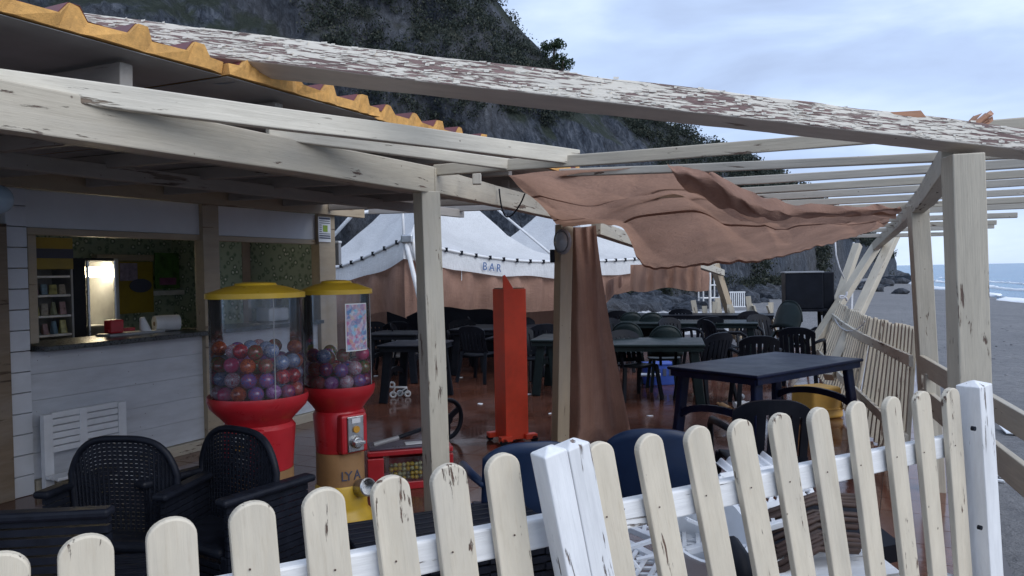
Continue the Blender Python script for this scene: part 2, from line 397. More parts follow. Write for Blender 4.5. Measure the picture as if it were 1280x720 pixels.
def rock_mat(name='cliff_rock', veg=True):
    m, N, L, B = newmat(name); v = coords(N, L, (1, 1, 1), rnd=False); v2 = coords(N, L, (1, 1, .5), rnd=False)
    a = noise_node(N, L, v, .35, 10, .68, .4); b = noise_node(N, L, v2, 2.3, 10, .72, .6); d = noise_node(N, L, v, .07, 5, .6)
    vo = N.new('ShaderNodeTexVoronoi'); vo.feature = 'DISTANCE_TO_EDGE'; vo.inputs['Scale'].default_value = .9
    wv = N.new('ShaderNodeMixRGB'); wv.inputs[0].default_value = .6; nn = N.new('ShaderNodeTexNoise'); nn.inputs['Scale'].default_value = 1.1; L.new(v2, nn.inputs['Vector'])
    L.new(v2, wv.inputs[1]); L.new(nn.outputs['Color'], wv.inputs[2]); L.new(wv.outputs[0], vo.inputs['Vector'])
    c = ramp(N, L, b, [(.36, (.016, .020, .028)), (.5, (.058, .070, .092)), (.68, (.145, .16, .19))])
    c = mixc(N, L, ramp(N, L, d, [(.45, 0), (.65, .55)]), c, (.12, .118, .12))
    c = mixc(N, L, ramp(N, L, vo.outputs[0], [(0, .35), (.06, 0)]), c, (.02, .022, .026))
    if veg:
        g = N.new('ShaderNodeNewGeometry'); sp = N.new('ShaderNodeSeparateXYZ'); L.new(g.outputs['Normal'], sp.inputs[0])
        k = math_(N, L, 'ADD', math_(N, L, 'MULTIPLY', sp.outputs[2], .55), math_(N, L, 'MULTIPLY', a, .9))
        gc = ramp(N, L, b, [(.3, (.022, .030, .026)), (.7, (.05, .062, .048))])
        gc = mixc(N, L, ramp(N, L, d, [(.5, 0), (.7, .6)]), gc, (.075, .068, .055))
        c = mixc(N, L, ramp(N, L, k, [(.70, 0), (.84, 1)]), c, gc)
    L.new(c, B.inputs['Base Color']); B.inputs['Roughness'].default_value = .9; B.inputs['Specular IOR Level'].default_value = .2
    h = math_(N, L, 'ADD', b, math_(N, L, 'MULTIPLY', vo.outputs[0], .35))
    L.new(bump(N, L, h, 1.0, .6), B.inputs['Normal']); return m
M['cliff'] = rock_mat(); M['rock'] = rock_mat('boulder_rock', False)
def leaf_mat(name, c):
    m, N, L, B = newmat(name); g = N.new('ShaderNodeNewGeometry')
    L.new(ramp(N, L, g.outputs['Random Per Island'], [(0, tuple(x*.5 for x in c)), (.7, c), (1, (c[0]*2.2, c[1]*1.7, c[2]*1.5))]), B.inputs['Base Color'])
    B.inputs['Roughness'].default_value = .7; B.inputs['Specular IOR Level'].default_value = .2
    t = N.new('ShaderNodeBsdfTranslucent'); t.inputs[0].default_value = (*c, 1); s = N.new('ShaderNodeMixShader'); s.inputs[0].default_value = .2
    L.new(B.outputs[0], s.inputs[1]); L.new(t.outputs[0], s.inputs[2]); L.new(s.outputs[0], N['Material Output'].inputs[0]); return m
M['leaf'] = leaf_mat('scrub_leaf', (.040, .052, .042)); M['leaf2'] = leaf_mat('pine_leaf', (.035, .06, .032))
M['bark'] = plain('bark', (.08, .06, .045), .9, .3)

# ================================================================ SETTING
A2 = (.4543, .8908); AV = Vector((A2[0], A2[1], 0)); NV = Vector((A2[1], -A2[0], 0))
def SN(s, n, z=0): return AV*s + NV*n + Vector((0, 0, z))
# --- terrain: beach sloping to the water
SEA = -1.9
WL0 = onz(1280, 379, SEA); WL1 = onz(1117, 352, SEA)
wdir = (WL1-WL0); wdir.z = 0; wdir.normalize(); wn = Vector((-wdir.y, wdir.x, 0))      # towards land
def wdist(x, y): return (Vector((x, y, 0))-Vector((WL0.x, WL0.y, 0))).dot(wn)
def beach_z(x, y):
    d = wdist(x, y)
    z = SEA + (1.35)*max(-.6, min(1, d/30)) if d < 30 else SEA+1.35+min(1.2, (d-45)*.02 if d > 45 else 0)
    return z + .05*mnoise.noise(Vector((x*.35, y*.35, 0))) + .10*mnoise.noise(Vector((x*.07, y*.07, 3)))
mb = MB()
xs = [-120+240*(i/150) for i in range(151)]; ys = [-40+5*i for i in range(5)]+[-15+.6*i for i in range(75)]+[30+4*i for i in range(60)]
mb.v = [(x, y, beach_z(x, y)) for y in ys for x in xs]; nx = len(xs)
mb.f = [(j*nx+i, j*nx+i+1, (j+1)*nx+i+1, (j+1)*nx+i) for j in range(len(ys)-1) for i in range(nx-1)]
tag(mb.build('beach', M['sand'], smooth='all'), kind='structure')
mb = MB(); mb.add([(-200, -3000, 0), (30000, -3000, 0), (30000, 45000, 0), (-20000, 45000, 0), (-200, 300, 0)], [(0, 1, 2, 3, 4)])
tag(mb.build('sea', M['sea'], M=Matrix.Translation((0, 0, SEA))), kind='structure')
def foam_strip(name, off, width, zz, y0, y1, seed):
    mb = MB(); n = 220
    def fn(u, v):
        k = y0+(y1-y0)*u; p = Vector((WL0.x, WL0.y, 0))+wdir*k
        o = off+1.6*mnoise.noise(Vector((k*.06, seed, 0)))+.5*mnoise.noise(Vector((k*.4, seed, 1)))
        ww = max(.05, width*(.55+1.1*mnoise.noise(Vector((k*.11, seed, 5)))))
        q = p+wn*(o+(v-.5)*ww)
        z = SEA+zz*math.sin(math.pi*v)*(.6+.8*abs(mnoise.noise(Vector((k*.25, v*2, seed)))))
        return (q.x, q.y, z+.02-(.15 if v in (0, 1) else 0))
    mb.grid(fn, n, 8); return tag(mb.build(name, M['seafoam'], smooth='all'), kind='structure')
foam_strip('shore_foam', -1.0, 3.4, .22, -30, 150, 3)
foam_strip('shore_foam', -7.5, 2.0, .35, -20, 160, 9)
foam_strip('shore_foam', -15, 1.1, .3, 40, 150, 14)

# --- cliff
RIDGE = [(-1600, -520), (0, -290), (400, -180), (560, -70), (600, -28), (625, 2), (645, 28), (660, 44), (680, 62), (705, 85), (740, 106), (790, 130), (830, 151), (860, 168), (885, 181), (920, 195), (960, 212), (1000, 232), (1045, 262), (1080, 285), (1100, 303), (1112, 309), (1117, 314), (1120, 330), (1121, 350)]
FOOT = [(-1600, 24), (-400, 32), (200, 40), (500, 45), (700, 51), (850, 60), (950, 76), (1050, 112), (1100, 150), (1121, 168)]
def hz(x): return 341-(x-640)*.0192
def cliff_pt(x, v):
    D0 = interp(FOOT, x); e = max(.003, (hz(x)-interp(RIDGE, x))/F); k = .75
    D1 = D0/(1-min(.6, k*e)); H = e*D1+CAMZ+.6
    rr = interp([(0, 0), (.12, .10), (.5, .34), (.62, .42), (1, 1), (1.3, 2.6)], v); hh = interp([(0, 0), (.12, .06), (.5, .60), (.62, .72), (1, 1), (1.3, .9)], v)
    d = D0+(D1-D0)*rr; p = at(x, 341, d); return Vector((p.x, p.y, -.6+H*hh)), H
mb = MB(); cx = []
x = -1600
while x < 1121: cx.append(x); x += 14 if x < -200 else (5.0 if x < 380 else 3.0)
cx.append(1121); nr = 120; VV = [1.3*j/nr for j in range(nr+1)]; SCRUB = []
for v in VV:
    for x in cx:
        p, H = cliff_pt(x, v)
        q = p*.06; amp = min(3.2, .09*H+.2)*min(1, v*5)
        damp = 1-.75*max(0, min(1, (v-.7)/.28)) if v < 1.02 else .4
        n = mnoise.fractal(q, 1.0, 2.0, 4)+.75*abs(mnoise.noise(Vector((p.x*.22, p.y*.22, p.z*.10))))-.3
        n2 = mnoise.ridged_multi_fractal(Vector((p.x*.5, p.y*.5, p.z*.25)), .9, 2.1, 4, 1, 2)*.12
        back = Vector((p.x, p.y, 0)).normalized()
        o = -(n*amp+n2*min(2.5, amp))*damp
        pp = p+back*o*1.3+Vector((0, 0, -o*.2))
        mb.v.append(tuple(pp))
        if 380 < x and .04 < v < 1.04: SCRUB.append((pp, v, x, H))
nx = len(cx); mb.f = [(j*nx+i, j*nx+i+1, (j+1)*nx+i+1, (j+1)*nx+i) for j in range(nr) for i in range(nx-1)]
tag(mb.build('cliff', M['cliff'], smooth='all'), kind='structure')
# scrub on the cliff
def leaf_clump(mb, c, rx, rz, n, s):
    for _ in range(n):
        while True:
            a = Vector((random.uniform(-1, 1), random.uniform(-1, 1), random.uniform(-1, 1)))
            if a.length < 1: break
        a *= (.55+.45*random.random())
        p = c+Vector((a.x*rx, a.y*rx, a.z*rz)); q = Quaternion((random.random()-.5, random.random()-.5, random.random()-.5, random.random()-.5)).normalized()
        l = s*random.uniform(.6, 1.3)
        vs = [q @ Vector(t) + p for t in ((-l*.5, 0, 0), (0, -l*.28, l*.05), (l*.5, 0, 0), (0, l*.28, l*.05))]
        mb.add(vs, [(0, 1, 2, 3)])
mb = MB(); cnt = 0
for pp, v, x, H in random.sample(SCRUB, min(len(SCRUB), 15000)):
    m1 = mnoise.noise(Vector((pp.x*.07, pp.y*.07, pp.z*.09)))
    want = (v > .52 and m1 > -.18) or m1 > .16 or (v < .14 and 700 < x < 1010 and random.random() < .8)
    if not want or random.random() > .42 or cnt > 2200: continue
    cnt += 1; D = pp.y; r = random.uniform(.5, 1.2)*(1 if D < 70 else 1.3)
    leaf_clump(mb, pp+Vector((0, -.2, r*.3)), r, r*.62, 62, .20 if D < 75 else .32)
tag(mb.build('hillside_scrub', M['leaf']), 'dark green scrub clinging to the steep rocky cliff', 'scrub', kind='stuff')
# a tree on the ridge
def ridge_tree(x, y, h, lab):
    D = interp(FOOT, x); e = (hz(x)-interp(RIDGE, x))/F; D1 = D/(1-.75*e); p = at(x, y+9, D1-1.0)
    t = thing('ridge_tree', lab, 'tree', p)
    MB().tube([p+Vector((0, 0, -1.5)), p+Vector((.1, 0, h*.3)), p+Vector((.15, 0, h*.7))], [.16, .12, .05], 6).build('trunk', M['bark'], t, world=True)
    mb = MB()
    for i in range(9): leaf_clump(mb, p+Vector((random.uniform(-.7, .7), random.uniform(-.6, .6), h*random.uniform(.2, .9))), .6, .5, 90, .22)
    mb.build('crown', M['leaf2'], t, world=True)
ridge_tree(691, 68, 1.9, 'small lone bushy tree on the crest of the cliff against the sky')
ridge_tree(702, 82, 1.4, 'lower shrubby tree just below the lone tree on the cliff crest')
# boulders at the cliff foot: rubble as stuff
def rock_into(mb, c, r, seed, sub=2, sq=.75):
    bm = bmesh.new(); bmesh.ops.create_icosphere(bm, subdivisions=sub, radius=1)
    s = Vector((random.uniform(.8, 1.3), random.uniform(.8, 1.2), random.uniform(.55, .95)*sq))
    vs = []
    for v in bm.verts:
        k = 1+.35*mnoise.noise(v.co*1.3+Vector((seed, 0, 0)))+.15*mnoise.noise(v.co*3.1+Vector((seed, 5, 0)))
        vs.append(Vector((v.co.x*s.x, v.co.y*s.y, v.co.z*s.z))*k*r+c)
    mb.add(vs, [[q.index for q in f.verts] for f in bm.faces]); bm.free()
mb = MB()
for i in range(700):
    x = random.uniform(330, 1110); D = interp(FOOT, x)*random.uniform(.72, 1.06); p = at(x, 341, D); r = random.choice((.25, .35, .5, .5, .8, 1.2))*random.uniform(.7, 1.2)*(1 if D < 80 else 1.4)
    rock_into(mb, Vector((p.x, p.y, beach_z(p.x, p.y)+r*.15)), r, i*1.7, 1)
tag(mb.build('scree', M['rock']), 'grey boulders and broken stones heaped along the cliff foot', 'rubble', kind='stuff')
for px, py, r, lab in ((1126, 353, 1.5, 'dark wave-washed rock at the tip of the headland'), (1116, 349, 3.2, 'large black sea rock standing against the headland'), (1104, 357, 1.6, 'dark boulder on the beach in front of the headland'), (1126, 368, .8, 'low flat dark stone lying alone on the grey beach'), (1092, 366, 1.0, 'dark boulder on the sand beside the leaning fence posts')):
    p = onz(px, py, -1.6); mb = MB(); rock_into(mb, Vector((0, 0, 0)), r, px, 3, .8)
    tag(mb.build('beach_rock', M['rock'], M=Matrix.Translation((p.x, p.y, beach_z(p.x, p.y)+r*.2)), smooth=True), lab, 'rock', 'dark rocks on the beach')
for i, (px, py, r, lab) in enumerate(((1262, 712, .16, 'pale boulder beside the white end post of the fence'), (1278, 690, .12, 'smaller pale stone touching the boulder by the fence end'))):
    p = onz(px, py, -.35); mb = MB(); rock_into(mb, Vector((0, 0, 0)), r, px, 3, .9)
    tag(mb.build('beach_stone', plain('pale_stone%d' % i, (.34, .31, .28), .9, .2), M=Matrix.Translation((p.x, p.y, beach_z(p.x, p.y)+r*.3)), smooth=True), lab, 'rock')

# --- terrace floor with tiles
TERR = [(-7, -1.6), (-1.2, .75), (2.1, 2.95), (3.15, 5.2), (5.7, 10.6), (8.3, 16.3), (7.2, 19), (-10, 19), (-12, 8)]
mb = MB(); mb.prism(TERR, -.85, -.012)
fl = tag(mb.build('terrace_floor', M['grout']), kind='structure')
mb = MB(); T = .30
def inside(x, y):
    c = False; j = len(TERR)-1
    for i in range(len(TERR)):
        a, b = TERR[i], TERR[j]
        if (a[1] > y) != (b[1] > y) and x < (b[0]-a[0])*(y-a[1])/(b[1]-a[1])+a[0]: c = not c
        j = i
    return c
for i in range(-10, 75):
    for j in range(-32, 6):
        c = SN(i*T, j*T)
        if not inside(c.x, c.y) or c.y > 15.5 or c.y < 1.2: continue
        g = T/2-.0022; tz = [random.uniform(-.0012, .0012) for _ in range(4)]
        vs = []
        for k, (a, b) in enumerate(((-g, -g), (g, -g), (g, g), (-g, g))):
            p = SN(i*T+a, j*T+b); vs.append((p.x, p.y, tz[k])); 
        vs += [(v[0], v[1], -.02) for v in vs[:4]]
        mb.add(vs, [(3, 2, 1, 0) if False else (0, 3, 2, 1), (0, 1, 5, 4), (1, 2, 6, 5), (2, 3, 7, 6), (3, 0, 4, 7)])
tl = mb.build('floor_tiles', M['tile'], fl); tl['kind'] = 'stuff'
# make sure tile tops face up
bm = bmesh.new(); bm.from_mesh(tl.data); bmesh.ops.recalc_face_normals(bm, faces=bm.faces); bm.to_mesh(tl.data); bm.free()

# ================================================================ TIMBER
def beam(name, p0, p1, w, h, mat, parent=None, segs=10, wob=.003, bevel=.005, twist=0, sag=0, ends=0):
    """a timber with its own slightly uneven mesh, grain along local X; p0,p1 on the centre line"""
    p0, p1 = Vector(p0), Vector(p1); Mx = axis_matrix(p0, p1); l = (p1-p0).length
    if twist: Mx = Mx @ Matrix.Rotation(twist, 4, 'X')
    mb = MB(); sd = random.uniform(0, 99); vs = []; fs = []
    for i in range(segs+1):
        u = i/segs
        for k, (a, b) in enumerate(((-1, -1), (1, -1), (1, 1), (-1, 1))):
            jx = (random.uniform(-ends, ends) if i in (0, segs) else 0)
            vs.append((u*l+jx, a*w/2+wob*mnoise.noise(Vector((u*l*1.5, k*3+sd, 0))), b*h/2+wob*mnoise.noise(Vector((u*l*1.5, k*3+sd, 9)))-sag*4*u*(1-u)))
    for i in range(segs):
        for k in range(4): fs.append((i*4+k, i*4+(k+1) % 4, i*4+4+(k+1) % 4, i*4+4+k))
    fs += [(3, 2, 1, 0), tuple(segs*4+k for k in range(4))]
    mb.add(vs, fs)
    bm = bmesh.new(); me0 = mb.mesh('t'); bm.from_mesh(me0); bmesh.ops.recalc_face_normals(bm, faces=bm.faces)
    me = bpy.data.meshes.new(name); bm.to_mesh(me); bm.free(); bpy.data.meshes.remove(me0)
    o = bpy.data.objects.new(name, me); link(o, parent, Mx); me.materials.append(mat)
    if bevel:
        md = o.modifiers.new('bevel', 'BEVEL'); md.width = bevel; md.segments = 2; md.limit_method = 'ANGLE'; md.angle_limit = R(50)
    return o

# ---------------------------------------------------------------- pergola
PG = thing('pergola', 'weathered cream timber pergola with open rafters beside the beach', 'pergola', (1.76, 3.0, 0))
post1 = Vector((1.765, 3.02, 0)); post2 = Vector((2.88, 5.42, 0))
def vpost(name, xt, yt, d, zb, w, mat, parent, xb=None, yb=None, db=None, h=None):
    t = at(xt, yt, d)
    b = at(xb, yb, db or d) if xb is not None else Vector((t.x, t.y, zb))
    return beam(name, b, t, w, h or w, mat, parent, segs=8)
p1t = at(1203, 194, 3.02); beam('post', Vector((p1t.x+.05, 3.02, -.1)), p1t, .118, .118, M['cream'], PG, twist=R(-8))
p2t = at(1147, 256, 5.42); p2b = at(1160, 470, 5.42); dz = (p2b-p2t); beam('post', p2t+dz*((p2t.z+.1)/(-dz.z)), p2t, .118, .118, M['cream'], PG, twist=R(-14))
# long front beam with peeling paint
F1 = at(250, 62, 3.02); F2 = at(1190, 170, 3.03)
fdir = (F2-F1).normalized(); FB0 = F1-fdir*1.15; FB1 = F2+fdir*.75
def tapered_beam(name, p0, p1, sz0, sz1, tw0, tw1, mats, parent, segs=60):
    Mx = axis_matrix(p0, p1); l = (Vector(p1)-Vector(p0)).length; mb = MB(); vs = []; fs = []
    for i in range(segs+1):
        u = i/segs; h = (sz0+(sz1-sz0)*u)/2; q = tw0+(tw1-tw0)*u; ring = []
        for k, (a, b) in enumerate(((-1, -1), (1, -1), (1, 1), (-1, 1))):
            y, z = a*h, b*h; e = .006*mnoise.noise(Vector((u*l*2.2, k*3, 0)))+.003*mnoise.noise(Vector((u*l*11, k*3, 4)))
            if b > 0: e -= max(0, .02*mnoise.noise(Vector((u*l*3.1, 20, 4))))
            z += e; vs.append((u*l, y*math.cos(q)-z*math.sin(q), y*math.sin(q)+z*math.cos(q)))
    for i in range(segs):
        for k in range(4): fs.append((i*4+k, i*4+4+k, i*4+4+(k+1) % 4, i*4+(k+1) % 4))
    fs += [(0, 1, 2, 3), tuple(segs*4+k for k in (3, 2, 1, 0))]
    mb.add(vs, fs); o = mb.build(name, mats, parent, Mx, bevel=.006)
    return o
fb = tapered_beam('front_beam', FB0, FB1, .134, .092, R(-20), R(-12), [M['peel'], M['beam_under']], PG)
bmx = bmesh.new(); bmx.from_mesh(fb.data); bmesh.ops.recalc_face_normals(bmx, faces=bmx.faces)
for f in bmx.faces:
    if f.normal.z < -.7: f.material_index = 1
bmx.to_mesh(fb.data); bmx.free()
# sea side beam, sagging away
S0 = at(1192, 198, 3.10); S1 = at(1158, 245, 4.75); S2 = at(1128, 276, 7.3); S3 = at(1093, 309, 11.4)
beam('side_beam', S0, S1+(S1-S0)*.02, .085, .12, M['cream_worn'], PG, segs=8)
beam('side_beam', S1, S2+(S2-S1)*.01, .08, .12, M['cream_worn'], PG, segs=8)
beam('side_beam', S2, S3, .08, .12, M['cream_worn'], PG, segs=8)
# leaning posts and braces at the sea side
for (xt, yt, dt, xb, yb, db) in ((1119, 292, 10.2, 1068, 402, 9.3), (1095, 308, 11.2, 1044, 388, 10.6), (1072, 306, 12.0, 1046, 382, 11.6)):
    a, b = at(xt, yt, dt), at(xb, yb, db); beam('post', b+(b-a)*.55, a, .115, .10, M['cream'], PG, segs=6)
beam('post', at(1064, 400, 12.4), at(1067, 303, 12.4), .03, .03, M['offwhite'], PG, segs=4)
# beam under the tent side, then broken end
beam('rafter', at(745, 285, 6.9), at(903, 341, 15.3), .09, .12, M['cream_worn'], PG)
a, b = at(893, 330, 15.4), at(916, 402, 15.6); beam('post', b+(b-a)*.3, a, .15, .13, M['tan_wood'], PG, segs=6)
# rafters
RL = [  # left px, d, right px (at far right), d
 (543, 213, 4.08, 1340, 150, 3.18), (700, 216, 4.55, 1352, 187, 3.30), (735, 236, 5.0, 1350, 199, 3.75), (760, 247, 5.5, 1345, 213, 4.15), (780, 255, 5.95, 1340, 224, 4.6),
 (800, 262, 6.4, 1330, 237, 5.1), (820, 268, 6.9, 1320, 248, 5.6), (840, 274, 7.4, 1310, 256, 6.1), (870, 279, 8.0, 1272, 269, 6.7), (900, 285, 8.6, 1246, 278, 7.3), (930, 291, 9.3, 1243, 283, 8.0), (960, 296, 10.2, 1200, 292, 9.0)]
for i, (xl, yl, dl, xr, yr, dr) in enumerate(RL):
    beam('rafter', at(xl, yl, dl), at(xr, yr, dr), .034, .046 if i else .058, M['rafter'] if i % 3 else M['cream'], PG, segs=12, wob=.004, sag=.008)
# a far blocking piece on the second rafter line
beam('blocking', at(596, 217, 4.35), at(596, 224, 4.35)+Vector((0, 0, -.03)), .05, .045, M['rafter'], PG, segs=2)
# splintered wood at the broken end of the front beam
for k, (x0, y0, x1, y1, d, t) in enumerate(((1118, 145, 1155, 143, 3.0, .02), (1206, 163, 1238, 142, 3.1, .016), (1212, 165, 1229, 146, 3.14, .013), (1204, 162, 1222, 143, 3.16, .014), (1215, 166, 1238, 150, 3.1, .012))):
    beam('splinter', at(x0, y0, d), at(x1, y1, d), t, t*1.2, M['raw'], PG, segs=4, wob=.006, ends=.02, bevel=0)

# ---------------------------------------------------------------- porch in front of the bar
PR = thing('porch', 'low porch with cream beam and insulated sheet roof in front of bar', 'porch', (-.45, 4.0, 0))
BP = (-.44, 4.03); BD = A2
Bm1 = at(533, 225, 4.03)
Bl0 = online(0, 133, BP, BD); Bd = (Bm1-Bl0)
beam('main_beam', Bl0-Bd*.6, Bm1+Bd.normalized()*.02, .075, .135, M['cream'], PR, segs=24, wob=.006)
Bm2 = at(612, 244, 5.1); Bm3 = at(712, 268, 6.65)
beam('main_beam', Bm1+Bd.normalized()*.024, Bm2, .075, .132, M['cream'], PR, segs=6)
beam('main_beam', Bm2+(Bm3-Bm2)*.003, Bm3, .075, .132, M['cream_worn'], PR, segs=6)
pt = at(533, 240, 4.03); beam('post', Vector((pt.x+.03, 4.03, -.01)), pt, .108, .108, M['cream_worn'], PR, segs=10, twist=R(33))
pt = at(705, 281, 6.62); pb = at(700, 583, 6.62); beam('post', Vector((pb.x, 6.62, -.01)), pt, .115, .115, M['tan_wood'], PR, segs=8, twist=R(25))
# roof: sandwich panels, one object per panel, foam edge along the front
ang = math.atan2(A2[1], A2[0])
RZ0 = 2.375; WID = .92
def ribbed_edge_panel(s0, s1, n0, n1, z0, slope, seed):
    """local: X along A, Y inward(-N); foam mesh plus red sheet on top and grey sheet below"""
    rnd = random.Random(seed); jag = rnd.uniform(-.012, .012)
    Mx = Matrix.Translation(SN(s0, n0, z0)) @ Matrix.Rotation(ang, 4, 'Z') @ Matrix.Rotation(slope, 4, 'X') @ Matrix.Rotation(rnd.uniform(-.004, .003), 4, 'Y')
    root = bpy.data.objects.new('roof_panel', None); link(root, PR, Mx)
    Lx = s1-s0; dep = n0-n1; t = .042
    prof = [(0, 0)]
    for q in range(4):
        c_ = Lx*(q+.5)/4; prof += [(c_-.055, 0), (c_-.022, .04), (c_+.016, .04), (c_+.042, 0)]
    prof += [(Lx-.004, 0)]
    n = len(prof); mb = MB(); vs = []; fs = []
    rows = [(-jag, 0), (.02-jag, 0), (dep, 0)]
    for (y, _) in rows:
        for x, z in prof: vs.append((x, y+(rnd.uniform(-.012, .012) if y < .5 else 0), t+z))
        for x, z in prof: vs.append((x, y+(rnd.uniform(-.01, .01) if y < .5 else 0), 0.0))
    m_ = 2*n
    for r in range(2):
        for i in range(n-1):
            fs.append((r*m_+i, r*m_+i+1, (r+1)*m_+i+1, (r+1)*m_+i)); fs.append((r*m_+n+i+1, r*m_+n+i, (r+1)*m_+n+i, (r+1)*m_+n+i+1))
        fs.append((r*m_, (r+1)*m_, (r+1)*m_+n, r*m_+n)); fs.append((r*m_+n-1, r*m_+2*n-1, (r+1)*m_+2*n-1, (r+1)*m_+n-1))
    for i in range(n-1): fs.append((i+1, i, n+i, n+i+1)); fs.append((2*m_+i, 2*m_+i+1, 2*m_+n+i+1, 2*m_+n+i))
    mb.add(vs, fs); mb.build('foam_core', M['foam'], root, local=True)
    top = MB(); e = -.012+jag*.0
    top.add([(x, y-jag+.012 if y < .5 else y, t+z+.003) for y in (rnd.uniform(-.01, .012), dep) for x, z in prof], [(i, i+1, n+i+1, n+i) for i in range(n-1)])
    top.build('roof_sheet', M['roofred'], root, local=True, solid=.0012)
    un = MB(); un.add([(x, y, -.007) for y in (.012-jag, dep) for x in (0, Lx*.33, Lx*.66, Lx-.004)], [(i, i+1, 4+i+1, 4+i) for i in range(3)])
    un.build('lining_sheet', M['roofunder'], root, local=True, solid=.0012)
nPan = -2.25; s = -1.6
for k in range(9):
    s1 = s+WID
    if s1 > 7.5: break
    ribbed_edge_panel(s, s1, nPan+(-.012 if k % 2 else .012), -8.2, RZ0-.004*k, R(1.3), 100+k); s = s1+.002
# torn flap of lining sheet
fp = at(246, 92, 2.95)
mb = MB(); mb.grid(lambda u, v: tuple(fp+Vector(((u-.6)*.36, .05*math.sin(u*3)+v*.03, (v-.4)*.06*(1-abs(u-.6))+.02*math.sin(u*5)))), 10, 3); mb.build('torn_lining', M['greypl'], PR, world=True, solid=.002)
# joists under the roof
for k in range(12):
    s_ = -.4+.72*k
    beam('joist', SN(s_, -2.36, 2.30), SN(s_, -5.75, 2.385), .05, .085, M['soffit'], PR, segs=3)
for n_ in (-3.3, -4.5): beam('purlin', SN(-1.2, n_, 2.235+(-2.3-n_)*.024), SN(7.6, n_, 2.235+(-2.3-n_)*.024), .06, .09, M['soffit'], PR, segs=8)
beam('purlin', SN(5.3, -2.75, 2.26), SN(7.9, -2.75, 2.26), .06, .12, M['soffit'], PR, segs=4)
# loose planks along the roof edge
def lone(name, a, b, w, h, mat, lab, cat, **k): return tag(beam(name, a, b, w, h, mat, None, **k), lab, cat)
lone('loose_plank', at(-120, 88, 2.03), at(722, 197, 3.92), .04, .075, M['plank_white'], 'long upper white plank with nail holes lying under the roof panels', 'plank', segs=20)
lone('loose_plank', at(334, 165, 3.05), at(640, 206, 3.98), .035, .055, M['plank_white'], 'shorter white plank tucked beneath the long upper plank', 'plank', segs=12)
lone('loose_plank', at(60, 60, 2.9), at(196, 96, 3.4), .12, .03, M['brown_wood'], 'thin brown batten in the dark gap under the roof panels', 'plank', segs=6)
lone('loose_plank', at(105, 79, 3.1), at(190, 98, 3.35), .02, .09, M['greypl'], 'short grey board wedged under the roof panels beside the brown batten', 'plank', segs=4)
# hanging black cable on the beam
mb = MB(); pts = []
for i in range(17):
    u = i/16; pts.append(at(624+32*u-6*math.sin(u*math.pi), 236+(6*u)+(32*math.sin(math.pi*u)**.8 if u > 0 else 0), 5.1))
mb.tube(pts, .006, 6); tag(mb.build('hanging_cable', M['black'], smooth='all'), 'black cable drooping in a loop from the cream porch beam', 'cable')
# bulkhead lamp on the far porch post
lp = at(703, 302, 6.52); t = thing('bulkhead_lamp', 'oval grey bulkhead lamp on the far porch post', 'lamp', lp)
Ml = Matrix.Translation(lp) @ Matrix.Rotation(R(-25), 4, 'Z') @ Matrix.Rotation(R(90), 4, 'X') @ Matrix.Diagonal((.46, .66, .66, 1))
MB().lathe([(.165, -.03), (.165, .02), (.145, .045), (.14, .03)], 28).build('housing', M['greypl'], t, Ml, smooth=True)
MB().lathe([(.135, .03), (.12, .065), (.08, .085), (0, .095)], 28).build('lens', M['glassgrey'], t, Ml, smooth='all')
MB().box((lp.x-.085, lp.y+.05, lp.z-.12), (.04, .05, .11)).build('junction_box', M['black'], t, world=True, bevel=.006)

# ---------------------------------------------------------------- bar hut
W0 = onz(22, 622, 0); WD = AV; BI = -NV
HM = Matrix.Translation(W0) @ Matrix.Rotation(ang, 4, 'Z')        # local X along wall, Y inward
HMi = HM.inverted()
def wpx(x, y, off=0):
    p = online(x, y, tuple((W0+BI*off)[:2]), A2); q = HMi @ p; return q.x, q.z
def wt(x, off=0): return wpx(x, 400, off)[0]
HT = thing('bar_hut', 'white boarded beach bar hut with serving windows under the porch', 'hut', M=HM)
def hb(name, x0, x1, y0, y1, z0, z1, mat, parent=None, bevel=.004):
    o = MB().box((0, 0, 0), (x1-x0, y1-y0, z1-z0)).build(name, mat, parent or HT, Matrix.Translation(((x0+x1)/2, (y0+y1)/2, (z0+z1)/2)), local=True, bevel=bevel); return o
tA, tB, tC, tD, tE, tF, tG = wt(-6), wt(8), wt(36), wt(42), wt(252), wt(272), wt(397)
tH = wt(417); zc = 1.115; zwin = wpx(140, 293)[1]; ztop = 2.30
z = .0
while z < 2.28:                                        # pilaster blocks
    hb('wall_block', tB, tC-.012, -.03, .12, z+.003, min(2.3, z+.152), M['block']); z += .155
z = .10
while z < zc-.06:                                      # wall boards below the counter
    z1 = min(zc-.045, z+.1995)
    hb('wall_board', tC, tE, 0, .03, z+.001, z1, M['board'], bevel=.0025); hb('wall_board', tF, tG, 0, .03, z+.001, z1, M['board'], bevel=.0025); z += .2
hb('wall_lining', tC, tG, .034, .08, .0, zc-.05, M['dark_int'])
hb('skirting', tC, tG, -.035, .032, 0, .095, M['cream'])
hb('upper_panel', tC, tE+.03, 0, .04, zwin+.03, ztop, M['panel']); hb('upper_panel', tF-.02, tG, 0, .04, zwin+.03, ztop, M['panel'])
hb('window_frame', tC, tE, -.012, .06, zwin-.025, zwin+.028, M['tan_wood']); hb('window_frame', tF, tG, -.012, .06, zwin-.025, zwin+.028, M['tan_wood'])
hb('window_frame', tC, tD+.03, -.014, .062, zc+.02, zwin-.027, M['tan_wood'])
def wpost(x0, x1, z0=0, z1=2.3, y0=-.05, y1=.07, mat='tan_wood'):
    beam('wall_post', HM @ Vector(((x0+x1)/2, (y0+y1)/2, z0)), HM @ Vector(((x0+x1)/2, (y0+y1)/2, z1)), y1-y0, x1-x0, M[mat], HT, segs=6) if False else hb('wall_post', x0, x1, y0, y1, z0, z1, M[mat])
